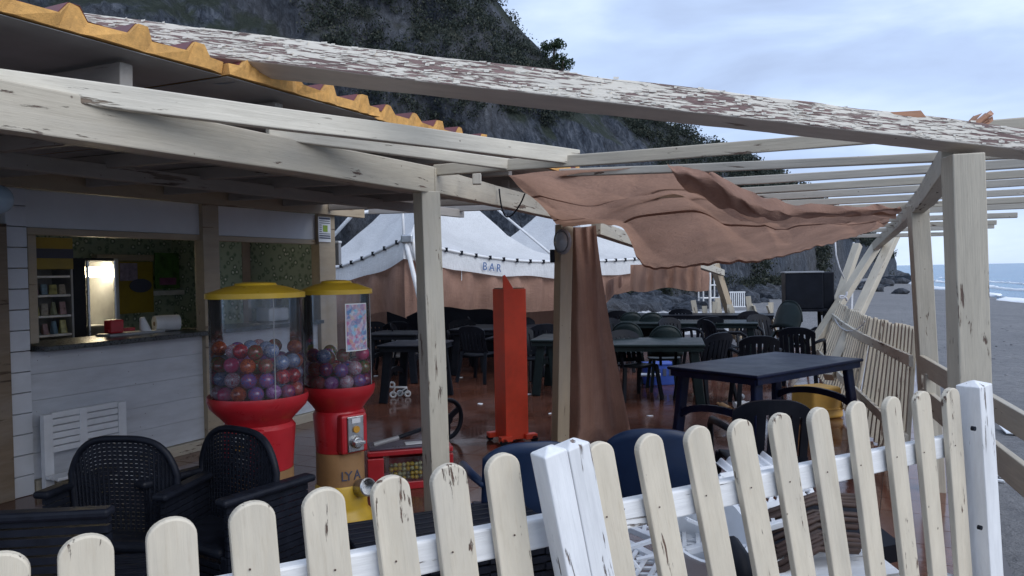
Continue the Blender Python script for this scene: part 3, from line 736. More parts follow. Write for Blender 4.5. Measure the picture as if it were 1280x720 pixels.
wpost(tE, tF); wpost(tG, tH); wpost(tA-.2, tB-.005, 0, 2.03, mat='brown_wood')
hb('side_wall', tA-3.2, tA-.21, .02, .08, 0, 2.3, M['brown_wood'])
hb('counter', tC+.02, tE-.003, -.16, .5, zc-.04, zc, M['counter']); hb('counter', tF+.003, tG-.003, -.1, .5, zc-.04, zc, M['counter'])
beam('fascia', HM @ Vector((tA-3, -.09, 2.375)), HM @ Vector((wt(449), -.09, 2.36)), .06, .135, M['tan_wood'], HT, segs=10)
# room behind
hb('back_wall', tA-.4, tH, 2.6, 2.66, 0, 2.44, M['wallpaper']); hb('end_wall', tH-.06, tH, .075, 2.6, 0, 2.42, M['wallpaper']); hb('end_wall', tA-.4, tA-.3, .09, 2.6, 0, 2.42, M['room'])
hb('hut_floor', tA-.3, tH-.06, .085, 2.6, -.008, .03, M['room']); hb('hut_ceiling', tA-.3, tH, .1, 2.66, 2.445, 2.475, M['room'])
hb('partition', wt(272, 1.18), wt(303, 1.18), 1.16, 1.195, .03, 2.4, M['wallpaper'])
hb('partition', wt(305, 1.2), tH-.08, 1.2, 1.24, .03, 2.4, plain('brown_panel', (.42, .32, .27), .6), None)
# things inside
def inp(x, y, off): a = wpx(x, y, off); return a[0], a[1]
def ithing(name, lab, cat, t, off, z=0, group=None): return thing(name, lab, cat, group=group, M=HM @ Matrix.Translation((t, off, z)))
def ib(name, parent, c, s, mat, bevel=.004): return MB().box(c, s).build(name, mat, parent, None, local=True, bevel=bevel)
# shelf unit left
of = 1.3; x0, x1 = inp(20, 300, of)[0], inp(90, 300, of)[0]; cx_ = (x0+x1)/2; wd = x1-x0
sh = ithing('shelf_unit', 'tall shop shelf unit with snacks behind the left serving window', 'shelf', cx_, of, .03)
for k in range(2): ib('upright', sh, ((-1, 1)[k]*(wd/2-.012), .15, .95), (.022, .3, 1.9), M['greypl'])
ib('back_panel', sh, (0, .31, .95), (wd, .012, 1.9), M['dark_int'])
szs = [inp(60, y, of)[1]-.03 for y in (420, 396, 370, 346)]
for z in szs: ib('shelf', sh, (0, .14, z), (wd-.05, .27, .022), M['offwhite'])
ib('header_sign', sh, (0, .0, szs[-1]+.22), (wd, .02, .3), plain('header_yellow', (.28, .21, .03), .5)); ib('sign_band', sh, (0, -.012, szs[-1]+.22), (wd, .006, .09), M['ink'])
snk = [plain('snack%d' % i, c, .35, .4, scale=25) for i, c in enumerate(((.35, .32, .28), (.28, .30, .20), (.32, .2, .22), (.15, .25, .35), (.4, .38, .15)))]
lab_s = ['topmost', 'third', 'second', 'lowest']
for si, z in enumerate(szs[:3]):
    for k in range(5):
        w_, h_ = random.uniform(.05, .08), random.uniform(.08, .13)
        mb = MB(); mb.box((0, 0, h_/2), (w_, .05, h_), taper=(.9, .25))
        tag(mb.build('snack_bag', snk[(si*3+k) % 5], None, HM @ Matrix.Translation((cx_-wd/2+.1+k*(wd-.18)/4, of+.06, z+.03+.0115)) @ Matrix.Rotation(random.uniform(-.5, .5), 4, 'Z'), bevel=.008),
            'small snack bag on the %s shelf of the bar shelf unit' % ('lowest', 'middle', 'upper')[si], 'snack', 'snack bags on the bar shelves, %s row' % ('lowest', 'middle', 'upper')[si])
# lit fridge
of = 1.5; x0, x1 = inp(105, 300, of)[0], inp(141, 300, of)[0]; zb, zt = .03, inp(120, 326, of)[1]
fr = ithing('drinks_fridge', 'lit glass door drinks fridge glowing inside the bar', 'fridge', (x0+x1)/2, of, .03); fw = x1-x0; fh = zt-zb
ib('side', fr, (-fw/2-.12, .27, fh/2), (.24, .56, fh+.05), M['black']); ib('side', fr, (fw/2+.025, .27, fh/2), (.05, .56, fh+.05), M['greypl'])
ib('top', fr, (0, .27, fh+.012), (fw-.004, .56, .03), M['black']); ib('liner', fr, (0, .5, fh/2), (fw-.006, .04, fh), M['fridge_in']); ib('base', fr, (0, .27, .1), (fw-.004, .4, .2), M['black'])
for z in (.55, .85, 1.1): ib('wire_shelf', fr, (0, .3, z), (fw-.01, .34, .012), M['offwhite'])
ib('lamp', fr, (0, .06, fh-.115), (fw-.03, .03, .10), M['fridge_lamp'])
ib('door_frame', fr, (-fw/2+.012, -.02, fh/2), (.022, .03, fh), M['steel']); ib('door_frame', fr, (fw/2-.012, -.02, fh/2), (.022, .03, fh), M['steel'])
# wood board + posters
of = 2.45
a, b = inp(118, 322, of), inp(190, 322, of); ithing2 = ithing('wall_shelf_board', 'pale wooden board above the fridge on bar back wall', 'board', (a[0]+b[0])/2, of, a[1]); ib('board', ithing2, (0, 0, 0), (b[0]-a[0], .1, .075), M['cream'])
def flat_sign(name, lab, cat, xa, ya, xb, yb, off, mat): 
    a, b = inp(xa, ya, off), inp(xb, yb, off); t = ithing(name, lab, cat, (a[0]+b[0])/2, off, (a[1]+b[1])/2); ib('sheet', t, (0, 0, 0), (abs(b[0]-a[0]), .02, abs(a[1]-b[1])), mat, .002); return t, abs(b[0]-a[0]), abs(a[1]-b[1])
t, w_, h_ = flat_sign('ice_cream_poster', 'large yellow poster with dark oval behind the serving counter', 'poster', 147, 327, 192, 390, 2.3, plain('poster_yellow', (.28, .21, .02), .5))
MB().lathe([(.001, 0), (.15, 0), (.15, .006), (.001, .006)], 24, Matrix.Translation((.05, -.018, .02)) @ Matrix.Rotation(R(90), 4, 'X') @ Matrix.Diagonal((1, .55, 1, 1))).build('oval', M['ink'], t, local=True)
ib('pale_print', t, (-w_*.22, -.014, h_*.3), (w_*.5, .008, h_*.34), plain('lilac_print', (.25, .22, .32), .6, .4, scale=20))
t, w_, h_ = flat_sign('green_poster', 'green poster hanging right of the yellow poster inside bar', 'poster', 193, 316, 224, 360, 2.35, plain('poster_green', (.07, .16, .04), .5, .6, scale=8))
ib('pink_print', t, (0, -.014, -h_*.3), (w_*.7, .008, h_*.2), plain('pinkish', (.22, .08, .16), .6, .3, scale=15))
t, w_, h_ = flat_sign('wall_shelf', 'narrow pale shelf below the green poster inside the bar', 'shelf', 185, 364, 232, 368, 2.4, M['offwhite'])
# items on the counter
def counter_item(name, lab, cat, px, off): 
    tt = wt(px, off); return ithing(name, lab, cat, tt, off, zc)
t = counter_item('red_napkin_holder', 'red plastic holder on a tray on the bar counter', 'holder', 150, .25); ib('tray', t, (.12, .02, .012), (.55, .2, .022), M['greypl']); ib('holder', t, (-.06, 0, .085), (.13, .1, .12), M['red'], .015); ib('handle', t, (.0, 0, .05), (.26, .05, .03), M['red'])
t = counter_item('white_cone_stack', 'leaning white paper cone on the bar counter', 'paper', 182, .25); MB().lathe([(.055, 0), (.022, .15)], 16, Matrix.Rotation(R(-14), 4, 'Y')).build('cone', M['whitepl'], t, local=True, smooth=True); MB().lathe([(.06, 0), (.06, .008)], 16).build('base', M['greypl'], t, local=True)
t = counter_item('paper_towel_roll', 'white paper towel roll lying on the bar counter', 'roll', 208, .28); MB().lathe([(.022, -.11), (.075, -.11), (.075, .11), (.022, .11)], 24, Matrix.Translation((0, 0, .076)) @ Matrix.Rotation(R(70), 4, 'Z') @ Matrix.Rotation(R(90), 4, 'X'), caps=False).build('paper', M['whitepl'], t, local=True, smooth=True); MB().lathe([(.02, -.112), (.02, .112)], 12, Matrix.Translation((0, 0, .076)) @ Matrix.Rotation(R(70), 4, 'Z') @ Matrix.Rotation(R(90), 4, 'X')).build('core', M['kraft'], t, local=True)
t = counter_item('display_case', 'clear plastic display case in the right serving window', 'case', 345, .3); MB().box((0, 0, .16), (.5, .3, .32)).build('case', M['acrylic'], t, local=True); ib('lid', t, (0, 0, .328), (.52, .32, .015), M['whitepl']); ib('contents', t, (-.05, 0, .08), (.3, .2, .14), M['paper'], .02)
# notice
a, b = wpx(393, 271, -.01), wpx(409, 303, -.01)
t = ithing('notice', 'white price notice with green emblem beside the right serving window', 'notice', (a[0]+b[0])/2, -.062, (a[1]+b[1])/2); w_, h_ = b[0]-a[0], a[1]-b[1]
ib('sheet', t, (0, 0, 0), (w_, .006, h_), M['paper'], 0); ib('heading', t, (0, -.005, h_*.44), (w_*.9, .003, h_*.07), M['ink'], 0); ib('emblem', t, (.01, -.005, h_*.04), (w_*.36, .003, h_*.26), M['greenprint'], 0)
for k in range(9):
    z = h_*(.34-.085*k)
    if abs(z-h_*.04) < h_*.14: ib('text_line', t, (-w_*.34, -.005, z), (w_*.18, .003, h_*.025), M['ink'], 0)
    else: ib('text_line', t, (0, -.005, z), (w_*(.86 if k < 6 else .9), .003, h_*(.025 if k < 7 else .05)), M['ink'], 0)
a = wpx(418, 318, 0); t = ithing('junction_box', 'small grey box fixed to the end post of the hut', 'box', a[0]+.03, -.02, a[1]); ib('box', t, (0, 0, 0), (.05, .08, .25), M['greypl'], .008); ib('cap', t, (0, 0, .14), (.06, .09, .03), M['whitepl'], .006)
# globe lamp at the left end of the hut
gp = at(-4, 249, 5.2); t = thing('globe_lamp', 'pale blue glass globe lamp at the hut corner', 'lamp', gp)
MB().lathe([(.1*math.sin(k*math.pi/14)+.0002, -.1*math.cos(k*math.pi/14)) for k in range(15)], 28).build('globe', M['globe'], t, local=True, smooth='all')
MB().tube([gp+Vector((-.09, 0, 0)), gp+Vector((-.2, .1, .02)), gp+Vector((-.25, .45, .02))], .015, 8).build('bracket', M['black'], t, world=True)
# white slatted bench back leaning on the wall
ba, bb, bc = onz(26, 622, .0), onz(36, 530, .46), None
t = thing('slatted_bench', 'white slatted plastic bench pushed against the hut wall', 'bench', M=HM @ Matrix.Translation((tC, -.42, 0)))
bl = wt(152, -.2)-tC+.06
ib('leg_panel', t, (.035, .30, .30), (.07, .05, .60), M['whitepl']); ib('leg_panel', t, (bl-.035, .30, .30), (.07, .05, .60), M['whitepl']); ib('center_stile', t, (bl*.46, .30, .45), (.06, .048, .30), M['whitepl'])
for k in range(6): ib('back_slat', t, (bl/2, .30, .325+.052*k), (bl-.14, .036, .045), M['whitepl'], .006)
for k in range(3): ib('seat_slat', t, (bl/2, .235-.052*k, .135), (bl+.02, .045, .025), M['whitepl'], .006)
for k in range(4): ib('front_rail', t, (bl/2, .10-.03*k, .105-.03*k), (bl+.04*k, .02, .024), M['whitepl'], .003)

# ---------------------------------------------------------------- front picket fence
FP0 = at(625, 567, 1.75); FD = Vector((1, .60, 0)).normalized(); FN = Vector((-FD.y, FD.x, 0))    # FN towards terrace
def fpl(x, y, off=0):
    q = FP0+FN*off; return online(x, y, (q.x, q.y), (FD.x, FD.y))
FE = thing('picket_fence', 'cream round-topped picket fence with white rail in the foreground', 'fence', (FP0.x, FP0.y, 0))
PL = 1.0
def picket_mesh():
    w_ = .086; r = w_/2; poly = [(0, -r), (PL-r*.86, -r)]+[(PL-r*.86+r*.86*math.sin(a), -r*math.cos(a)) for a in [math.pi*k/14 for k in range(1, 14)]]+[(PL-r*.86, r), (0, r)]
    return MB().prism(poly, -.011, .011).mesh('picket')
pm = picket_mesh(); pm.materials.append(M['picket'])
PK = [(0, 690, 0, 62), (107, 668, 1, 0), (213, 647, 4, 0), (313, 627, 8, 0), (402, 610, 11, 0), (485, 595, 16, 0), (558, 580, 17, 0), (625, 567, 20, 0), (745, 553, 30, 0), (808, 543, 33, 0), (868, 533, 35, 0), (922, 525, 36, 0), (972, 517, 33, 0), (1020, 510, 31, 0), (1068, 502, 27, 0), (1112, 496, 25, 0), (1150, 489, 22, 0), (1187, 485, 17, 0), (-88, 708, 0, 0)]
for (x, y, sh_, _) in PK:
    t0 = fpl(x, y); b0 = fpl(x+sh_, 720) if y < 700 else fpl(x, y+60); dv = (t0-b0).normalized(); base = t0-dv*PL
    z = FN.cross(dv).normalized(); Mx = Matrix((dv, dv.cross(-FN) if False else z, dv.cross(z))).transposed().to_4x4(); Mx.translation = base
    Mx = Mx @ Matrix.Rotation(random.uniform(-.05, .05), 4, 'X')
    o = shared('picket', pm, FE, Mx, bevel=.004)
r0, r1 = fpl(432, 712, .035), fpl(1178, 558, .035); rd = (r1-r0)
rl = beam('rail', r0-rd*.9, fpl(700, 659, .035), .035, .074, M['white_wood'], FE, segs=14)
beam('rail', fpl(702, 658, .035), r1+rd*.02, .035, .074, M['white_wood'], FE, segs=10)
beam('rail', r0-rd*.9-Vector((0, 0, .5)), r1+rd*.02-Vector((0, 0, .5)), .035, .074, M['white_wood'], FE, segs=14)
def cap_post(x, y, off, w_, tw, xb, hcap=.03):
    t0 = fpl(x, y, off); b0 = fpl(xb, 720, off); dv = (t0-b0).normalized(); base = t0-dv*1.12; Ln = 1.12
    mb = MB(); r = w_/2
    mb.add([(0, -r, -r), (0, r, -r), (0, r, r), (0, -r, r), (Ln-hcap, -r, -r), (Ln-hcap, r, -r), (Ln-hcap, r, r), (Ln-hcap, -r, r), (Ln, 0, 0)], [(0, 1, 2, 3), (0, 4, 5, 1), (1, 5, 6, 2), (2, 6, 7, 3), (3, 7, 4, 0), (4, 8, 5), (5, 8, 6), (6, 8, 7), (7, 8, 4)])
    z = FN.cross(dv).normalized(); Mx = Matrix((dv, z, dv.cross(z))).transposed().to_4x4(); Mx.translation = base
    o = mb.build('post', M['white_wood'], FE, Mx @ Matrix.Rotation(tw, 4, 'X'), bevel=.003)
    bm = bmesh.new(); bm.from_mesh(o.data); bmesh.ops.recalc_face_normals(bm, faces=bm.faces); bm.to_mesh(o.data); bm.free(); return o
P1_ = cap_post(684, 557, -.058, .063, 0, 716, .013); P2_ = shared('post', P1_.data.copy(), FE, Matrix.Translation(FD*.0645+Vector((0, 0, .008))) @ wm(P1_), bevel=.003)
cap_post(1217, 475, -.02, .084, 0, 1232, .016)
# hole marks on the end post
for (x, y) in ((1219, 536), (1227, 660)):
    p = fpl(x, y, -.085); MB().lathe([(.0005, 0), (.008, 0), (.008, .012)], 10, axis_matrix(p, p+FN*.05) @ Matrix.Rotation(R(90), 4, 'Y')).build('bolt_hole', M['black'], FE)
# the figure 7 written on the rail
def text_mesh(s, size, mat, name, parent, Mx, ext=.001):
    cu = bpy.data.curves.new(name, 'FONT'); cu.body = s; cu.size = size; cu.extrude = ext; cu.align_x = 'CENTER'
    tmp = bpy.data.objects.new('tmp', cu); me = bpy.data.meshes.new_from_object(tmp); bpy.data.objects.remove(tmp); bpy.data.curves.remove(cu)
    me.materials.append(mat); o = bpy.data.objects.new(name, me); return link(o, parent, Mx)
tp = fpl(778, 648, .0145); Mt = Matrix((FD, Vector((0, 0, 1)), -FN)).transposed().to_4x4(); Mt.translation = tp
text_mesh('7', .035, M['ink'], 'painted_number', FE, Mt)

# ================================================================ SEA-SIDE FENCE
SF = thing('picket_fence', 'cream side fence leaning outward over the beach, held by white rope', 'fence', (2.9, 5.4, 0))
TOP = [(0, (1146, 409, 5.55)), (.30, (1089, 396, 7.9)), (.38, (1083, 394, 8.2)), (.7, (1062, 385, 9.6)), (1, (1043, 372, 11.2))]
BOT = [(0, (1134, 600, 5.50)), (.30, (1067, 520, 7.80)), (.38, (1056, 513, 8.0)), (.7, (1030, 480, 9.4)), (1, (1010, 455, 10.9))]
def ip3(tab, u):
    for (a, p), (b, q) in zip(tab, tab[1:]):
        if u <= b: k = (u-a)/(b-a); return tuple(p[i]+(q[i]-p[i])*k for i in range(3))
    return tab[-1][1]
def sfp(u, v): return at(*ip3(TOP, u))*(1-v)+at(*ip3(BOT, u))*v
us = [.012+.0235*k for k in range(12)]+[.30+.033*k for k in range(22)]
for k, u in enumerate(us):
    if u > 1: break
    a, b = sfp(u, 0), sfp(u, 1); tang = (sfp(min(1, u+.02), .3)-sfp(max(0, u-.02), .3)).normalized()
    dv = (a-b).normalized(); y = (tang-dv*tang.dot(dv)).normalized(); Mx = Matrix((dv, y, dv.cross(y))).transposed().to_4x4(); Mx.translation = b
    ln = (a-b).length*random.uniform(.985, 1.01); r = .034 if u < .31 else .032
    mb = MB(); mb.prism([(0, -r), (ln-r, -r)]+[(ln-r+r*math.sin(q), -r*math.cos(q)) for q in [math.pi*j/8 for j in range(1, 8)]]+[(ln-r, r), (0, r)], -.016, .016)
    mb.build('picket', M['cream'] if k % 3 else M['cream_worn'], SF, Mx, bevel=.003)
def sf_rail(v0, off, name='rail', u0=0, u1=1, n=7, h=.085):
    for k in range(n):
        ua, ub = u0+(u1-u0)*k/n, u0+(u1-u0)*(k+1)/n
        a, b = sfp(ua, v0), sfp(ub, v0); o = Vector((-.035, -.02, 0))*off
        beam(name, a+o, b+o+(b-a)*.005, .03, h, M['plank_white'], SF, segs=3, bevel=.003)
sf_rail(.22, 1, n=6); sf_rail(.74, 1, n=6)
# rope
mb = MB(); pts = [sfp(.33+.67*k/24, .05+.2*math.sin(math.pi*k/24)**.7)+Vector((-.06, -.05, 0)) for k in range(25)]
mb.tube(pts, .007, 6); mb.build('rope', M['rope'], SF, world=True, smooth='all')
mb = MB(); q = at(1052, 376, 10.3); mb.tube([q+Vector((.05*math.cos(a), -.05, .04*math.sin(a)+.01*k)) for k, a in enumerate([k*.6 for k in range(12)])], .014, 6); mb.build('rope_knot', M['rope'], SF, world=True, smooth='all')
# rails towards the near post
SR = thing('fence_section', 'two cream boards running from the second sea-side post toward the beach', 'fence', (2.6, 4.3, 0))
beam('rail', at(1152, 455, 5.33), at(1345, 572, 3.1), .035, .125, M['cream'], SR, segs=8)
beam('rail', at(1156, 498, 5.3), at(1345, 652, 3.05), .035, .15, M['cream'], SR, segs=8)
beam('stile', at(1166, 468, 5.1)+Vector((0, .04, 0)), at(1170, 612, 5.1)+Vector((0, .04, 0)), .07, .03, M['cream_worn'], SR, segs=4)
# white debris on the beach
for k, (x0, y0, x1, y1, z) in enumerate(((1240, 516, 1250, 522, -.45), (1238, 524, 1252, 528, -.45), (1244, 531, 1256, 532, -.45), (1232, 519, 1246, 517, -.45))):
    a, b = onz(x0, y0, z), onz(x1, y1, z); a.z = beach_z(a.x, a.y)+.03; b.z = beach_z(b.x, b.y)+.03
    tag(beam('driftwood_piece', a, b, .06, .025, M['offwhite'], None, segs=2), 'broken white slat lying on the sand beside the sea-side post', 'slat', 'white slats washed up on the beach')
a = onz(1258, 482, -.45); b = onz(1300, 492, -.45)
tag(MB().box((0, 0, 0), (.9, .5, .02)).build('beached_board', M['whitepl'], None, TR(a.x+.45, a.y, beach_z(a.x, a.y)+.06, R(-20), R(4))), 'flat white board lying on the grey beach', 'board')

# ================================================================ TENTS
CLIP = MB().box((0, 0, 0), (.045, .045, .06)).mesh('eave_clip'); CLIP.materials.append(M['black'])
def pagoda(name, lab, ctr, half, rot, corners_z, peak_z, sagm, brown_sides, text_side=None):
    root = thing(name, lab, 'tent', (ctr[0], ctr[1], 0))
    C = [Vector((ctr[0]+half*1.41421*math.cos(rot+k*math.pi/2), ctr[1]+half*1.41421*math.sin(rot+k*math.pi/2), corners_z[k])) for k in range(4)]
    P = Vector((ctr[0], ctr[1], peak_z))
    def edge(k, u):
        a, b = C[k], C[(k+1) % 4]; p = a.lerp(b, u); s_ = 4*u*(1-u); inn = (Vector((ctr[0], ctr[1], p.z))-p); return p+inn*.06*s_+Vector((0, 0, -sagm*s_))
    mb = MB()
    for k in range(4):
        def fn(u, v, k=k):
            e = edge(k, u); q = e.lerp(P, v); f = .30*math.sin(math.pi*min(1, v*1.0))*(1-v*.35)*(P.z-e.z); q.z -= f*.95
            q.z += (.07*mnoise.noise(q*.9)+.05*abs(mnoise.noise(Vector((u*9+k*5, v*1.5, k))))-.03*(1-abs(mnoise.noise(Vector((u*5, v*4, k+9)))))**6)*math.sin(math.pi*v)
            return tuple(q)
        mb.grid(fn, 20, 18)
    bm = bmesh.new(); me0 = mb.mesh('t'); bm.from_mesh(me0); bmesh.ops.remove_doubles(bm, verts=bm.verts, dist=.002); me0.clear_geometry(); bm.to_mesh(me0); bm.free(); me0.name = 'canopy'
    me0.materials.append(M['tentwhite']); me0.shade_smooth(); link(bpy.data.objects.new('canopy', me0), root, Matrix.Identity(4)); bpy.data.objects[-1] if False else None
    for k in range(4):
        mb = MB(); dn = .27
        def val(u, v, k=k):
            e = edge(k, u); o = (e-Vector((ctr[0], ctr[1], e.z))).normalized()
            return tuple(e+o*(.02+.05*v+.02*mnoise.noise(Vector((u*7, v, k))))+Vector((0, 0, -dn*v*(1+.30*mnoise.noise(Vector((u*4, k, 2)))))))
        mb.grid(val, 26, 4); mb.build('valance', M['tentwhite'], root, world=True, smooth='all')
        mb = MB(); mb.tube([edge(k, i/20)+(edge(k, i/20)-Vector((ctr[0], ctr[1], edge(k, i/20).z))).normalized()*.035 for i in range(21)], .022, 8); mb.build('eave_tube', M['offwhite'], root, world=True, smooth='all')
        for i in range(13 if k in (0, 3) else 0):
            e = edge(k, (i+.5)/13); o = (e-Vector((ctr[0], ctr[1], e.z))).normalized(); shared('eave_clip', CLIP, root, Matrix.Translation(e+o*.05))
        if brown_sides[k]:
            top, bot, ph = brown_sides[k]; mb = MB()
            def cur(u, v, k=k):
                e = edge(k, u); o = (e-Vector((ctr[0], ctr[1], e.z))).normalized(); zt = e.z-.22
                zb = bot+.10*math.sin(u*7+ph)+.08*mnoise.noise(Vector((u*5, ph, 0)))
                z = zt+(zb-zt)*v; f = .06*math.sin(u*46+ph+v)+.05*mnoise.noise(Vector((u*11, v*1.2, ph)))+.07*math.sin(v*3.1)
                return (e.x-o.x*(.05-f), e.y-o.y*(.05-f), z)
            mb.grid(cur, 80, 14); mb.build('side_curtain', M['curtain'], root, world=True, smooth='all')
    if text_side is not None:
        k, uc = text_side; e = edge(k, uc); tang = (edge(k, uc+.02)-edge(k, uc-.02)).normalized(); o = (e-Vector((ctr[0], ctr[1], e.z))).normalized()
        if tang.x < 0: tang = -tang
        up = Vector((0, 0, 1)); up = (up-tang*up.dot(tang)).normalized(); nn = tang.cross(up)
        for ch, dx in (('B', -.15), ('A', 0), ('R', .15)):
            Mt = Matrix((tang, up, nn)).transposed().to_4x4(); Mt.translation = e+tang*dx+o*.10+Vector((0, 0, -.205))
            text_mesh(ch, .17, M['inkblue'], 'letter', root, Mt, .002)
    return root, C, P, edge
D45 = R(-90)
tA_, CA, PA, eA = pagoda('marquee_tent', 'white peaked tent lettered in blue on its edge, its corner propped by two poles', (-1.47, 13.35), 1.98, D45, (2.09, 1.80, 1.9, 1.60), 3.6, .13, ((0, 1.02, 0), (0, .06, 3), (0, .06, 5), (0, .95, 2)), (0, .42))  # floor-length rear curtains added to darken the space under the tent
tB_, CB, PB, eB = pagoda('marquee_tent', 'white peaked tent behind the lettered tent, partly hidden by the brown curtain', (1.36, 16.15), 1.98, D45, (1.78, 1.98, 2.1, 1.9), 3.6, .04, ((0, 1.25, 4), None, (0, .1, 1), (0, .1, 8)))  # floor-length curtains here likewise added to keep the background dark
# poles
cA = CA[0]
for q0, q1, r in ((cA+Vector((.02, -.05, .02)), onz(551, 488, 0), .032), (cA+Vector((.12, -.03, 0)), onz(557, 478, 0), .032), (cA+Vector((0, 0, -.05)), cA+Vector((-.03, .1, .65)), .02)):
    MB().tube([q0, (q0+q1)/2, q1], r, 10).build('pole', M['offwhite'], tA_, world=True, smooth='all')
mb = MB(); mb.box(tuple(cA+Vector((.05, -.05, 0))), (.16, .1, .12)); mb.build('corner_bracket', M['steel'], tA_, world=True, bevel=.02)
for Cn, root in ((CA[1], tA_), (CA[3], tA_), (CB[1], tB_), (CB[3], tB_)): MB().tube([Cn, Vector((Cn.x, Cn.y, 0))], .03, 8).build('pole', M['offwhite'], root, world=True)
MB().tube([at(622, 262, 11.8), at(694, 322, 11.4)], .018, 8).build('guy_pole', M['offwhite'], tA_, world=True)
# steel frame behind the hut
FRM = thing('frame_tubes', 'white tubular frame standing between the hut and the rocks', 'frame', tuple(at(430, 460, 15)[:2])+(0,))
for a, b in (((412, 300, 14), (470, 236, 14)), ((428, 320, 14.2), (520, 262, 15)), ((440, 268, 14.6), (500, 258, 15.5)), ((412, 300, 14), (405, 470, 14))):
    MB().tube([at(*a), at(*b)], .035, 8).build('tube', M['offwhite'], FRM, world=True, smooth='all')
# white awning further back
aw = thing('far_awning', 'low white canvas awning beyond the hut end', 'awning', tuple(at(420, 460, 16.5)[:2])+(0,))
mb = MB(); mb.grid(lambda u, v: tuple(at(370+80*u, 318+3*math.sin(u*3)+26*v, 16.5-.9*v)), 12, 6); mb.build('canvas', M['tentwhite'], aw, world=True, smooth='all', solid=.01)
for xx in (382, 446): MB().tube([at(xx, 320, 16.4), Vector((at(xx, 320, 16.4).x, 16.4, 0))], .03, 8).build('pole', M['offwhite'], aw, world=True)

# ================================================================ BROWN SHADE CLOTH
CG = [
 [(636, 217, 4.52), (650, 229, 5.0), (682, 256, 5.6), (698, 272, 6.2), (704, 281, 6.55)],
 [(700, 213, 4.46), (716, 243, 4.9), (742, 262, 5.5), (762, 270, 6.1), (778, 282, 6.6)],
 [(775, 209, 4.33), (786, 236, 4.75), (796, 250, 5.35), (803, 296, 6.1), (806, 332, 6.8)],
 [(846, 205, 4.22), (862, 236, 4.6), (872, 246, 5.3), (886, 290, 6.2), (880, 330, 7.2)],
 [(884, 217, 4.28), (915, 262, 4.75), (945, 266, 5.5), (955, 296, 6.4), (950, 325, 7.6)],
 [(945, 250, 4.9), (970, 272, 5.2), (1000, 268, 5.8), (1015, 290, 6.7), (1010, 310, 7.9)],
 [(1040, 259, 5.4), (1060, 268, 5.7), (1080, 266, 6.2), (1080, 282, 7.1), (1065, 295, 8.1)],
 [(1120, 261, 5.95), (1120, 266, 6.15), (1115, 268, 6.6), (1105, 277, 7.4), (1090, 288, 8.2)]]
CP = [[at(*c) for c in r] for r in CG]
def cr(p0, p1, p2, p3, t): return .5*((2*p1)+(p2-p0)*t+(2*p0-5*p1+4*p2-p3)*t*t+(3*p1-p0-3*p2+p3)*t**3)
def spl(P, u):
    n = len(P)-1; f = min(n-1e-6, max(0, u*n)); i = int(f); t = f-i
    return cr(P[max(0, i-1)], P[i], P[i+1], P[min(n, i+2)], t)
def cloth(u, v):
    p = spl([spl(r, v) for r in CP], u)
    e = math.sin(math.pi*v)
    def cre(x, y, z): return (1-abs(mnoise.noise(Vector((x, y, z)))))**4
    n = .05*mnoise.noise(Vector((u*4+v*2, v*1.6, 0)))-.045*cre(u*4.2-v*1.6, v*.9+u*1.2, 4)-.03*cre(u*2.5+v*2.6, u*5-v*.8, 14)+.02*cre(u*9-v*1.2, v*.8, 31)
    p.z += n*(.2+.8*e)
    if v > .93: p.z += .025*mnoise.noise(Vector((u*40, 3, 1)))
    return tuple(p)
mb = MB(); mb.grid(cloth, 190, 110)
shc = tag(mb.build('shade_cloth', M['shade'], smooth='all'), 'torn brown shade cloth sagging from the pergola rafters', 'shade cloth')
for v_, w_ in ((.62, .014), (.30, .010)):
    mb = MB(); mb.grid(lambda u, v: tuple(Vector(cloth(u, v_+(v-.5)*w_))+Vector((0, -.012, -.006))), 190, 1); mb.build('seam', M['curtain'], shc, world=True, smooth='all')
mb = MB(); mb.grid(lambda u, v: tuple(Vector(cloth(u, .965+.035*v))+Vector((0, -.014, -.004))), 190, 2); mb.build('hem', M['curtain'], shc, world=True, smooth='all')
FG = [[(832, 206, 4.2), (836, 218, 4.22), (848, 232, 4.35)], [(880, 214, 4.22), (890, 236, 4.2), (902, 260, 4.45)], [(930, 238, 4.5), (938, 262, 4.45), (952, 273, 4.75)], [(985, 254, 4.95), (992, 268, 4.95), (1004, 272, 5.3)], [(1060, 258, 5.45), (1066, 266, 5.5), (1072, 270, 5.8)], [(1119, 259, 5.85), (1119, 263, 5.9), (1119, 266, 6.1)]]
FGP = [[at(*c) for c in r] for r in FG]
def flapf(u, v):
    p = spl([spl(r, v) for r in FGP], u); p.y -= .05+.05*math.sin(v*math.pi); p.z += .03*mnoise.noise(Vector((u*14, v*3, 8)))-.02*abs(mnoise.noise(Vector((u*9+v*3, v, 3)))); return tuple(p)
mb = MB(); mb.grid(flapf, 120, 20); mb.build('folded_flap', M['curtain'], shc, world=True, smooth='all')
# hanging flap at the back
mb = MB(); mb.grid(lambda u, v: tuple(at(788+88*u, 331-2*u+32*v+2.5*math.sin(u*9)*v, 10.6-.6*u+.08*math.sin(u*22)+.05*mnoise.noise(Vector((u*9, v*2, 3))))), 60, 14)
tag(mb.build('hanging_cloth', M['shade'], smooth='all'), 'flat brown cloth panel hanging behind the sagging shade cloth', 'cloth')
mb = MB(); mb.grid(lambda u, v: tuple(at(757+20*u, 352-8*u+(28-14*u)*v, 10.9+.08*math.sin(u*9))), 20, 8)
tag(mb.build('hanging_cloth', M['curtain'], smooth='all'), 'small ragged brown cloth scrap hanging from the tent edge beside the curtain', 'cloth')
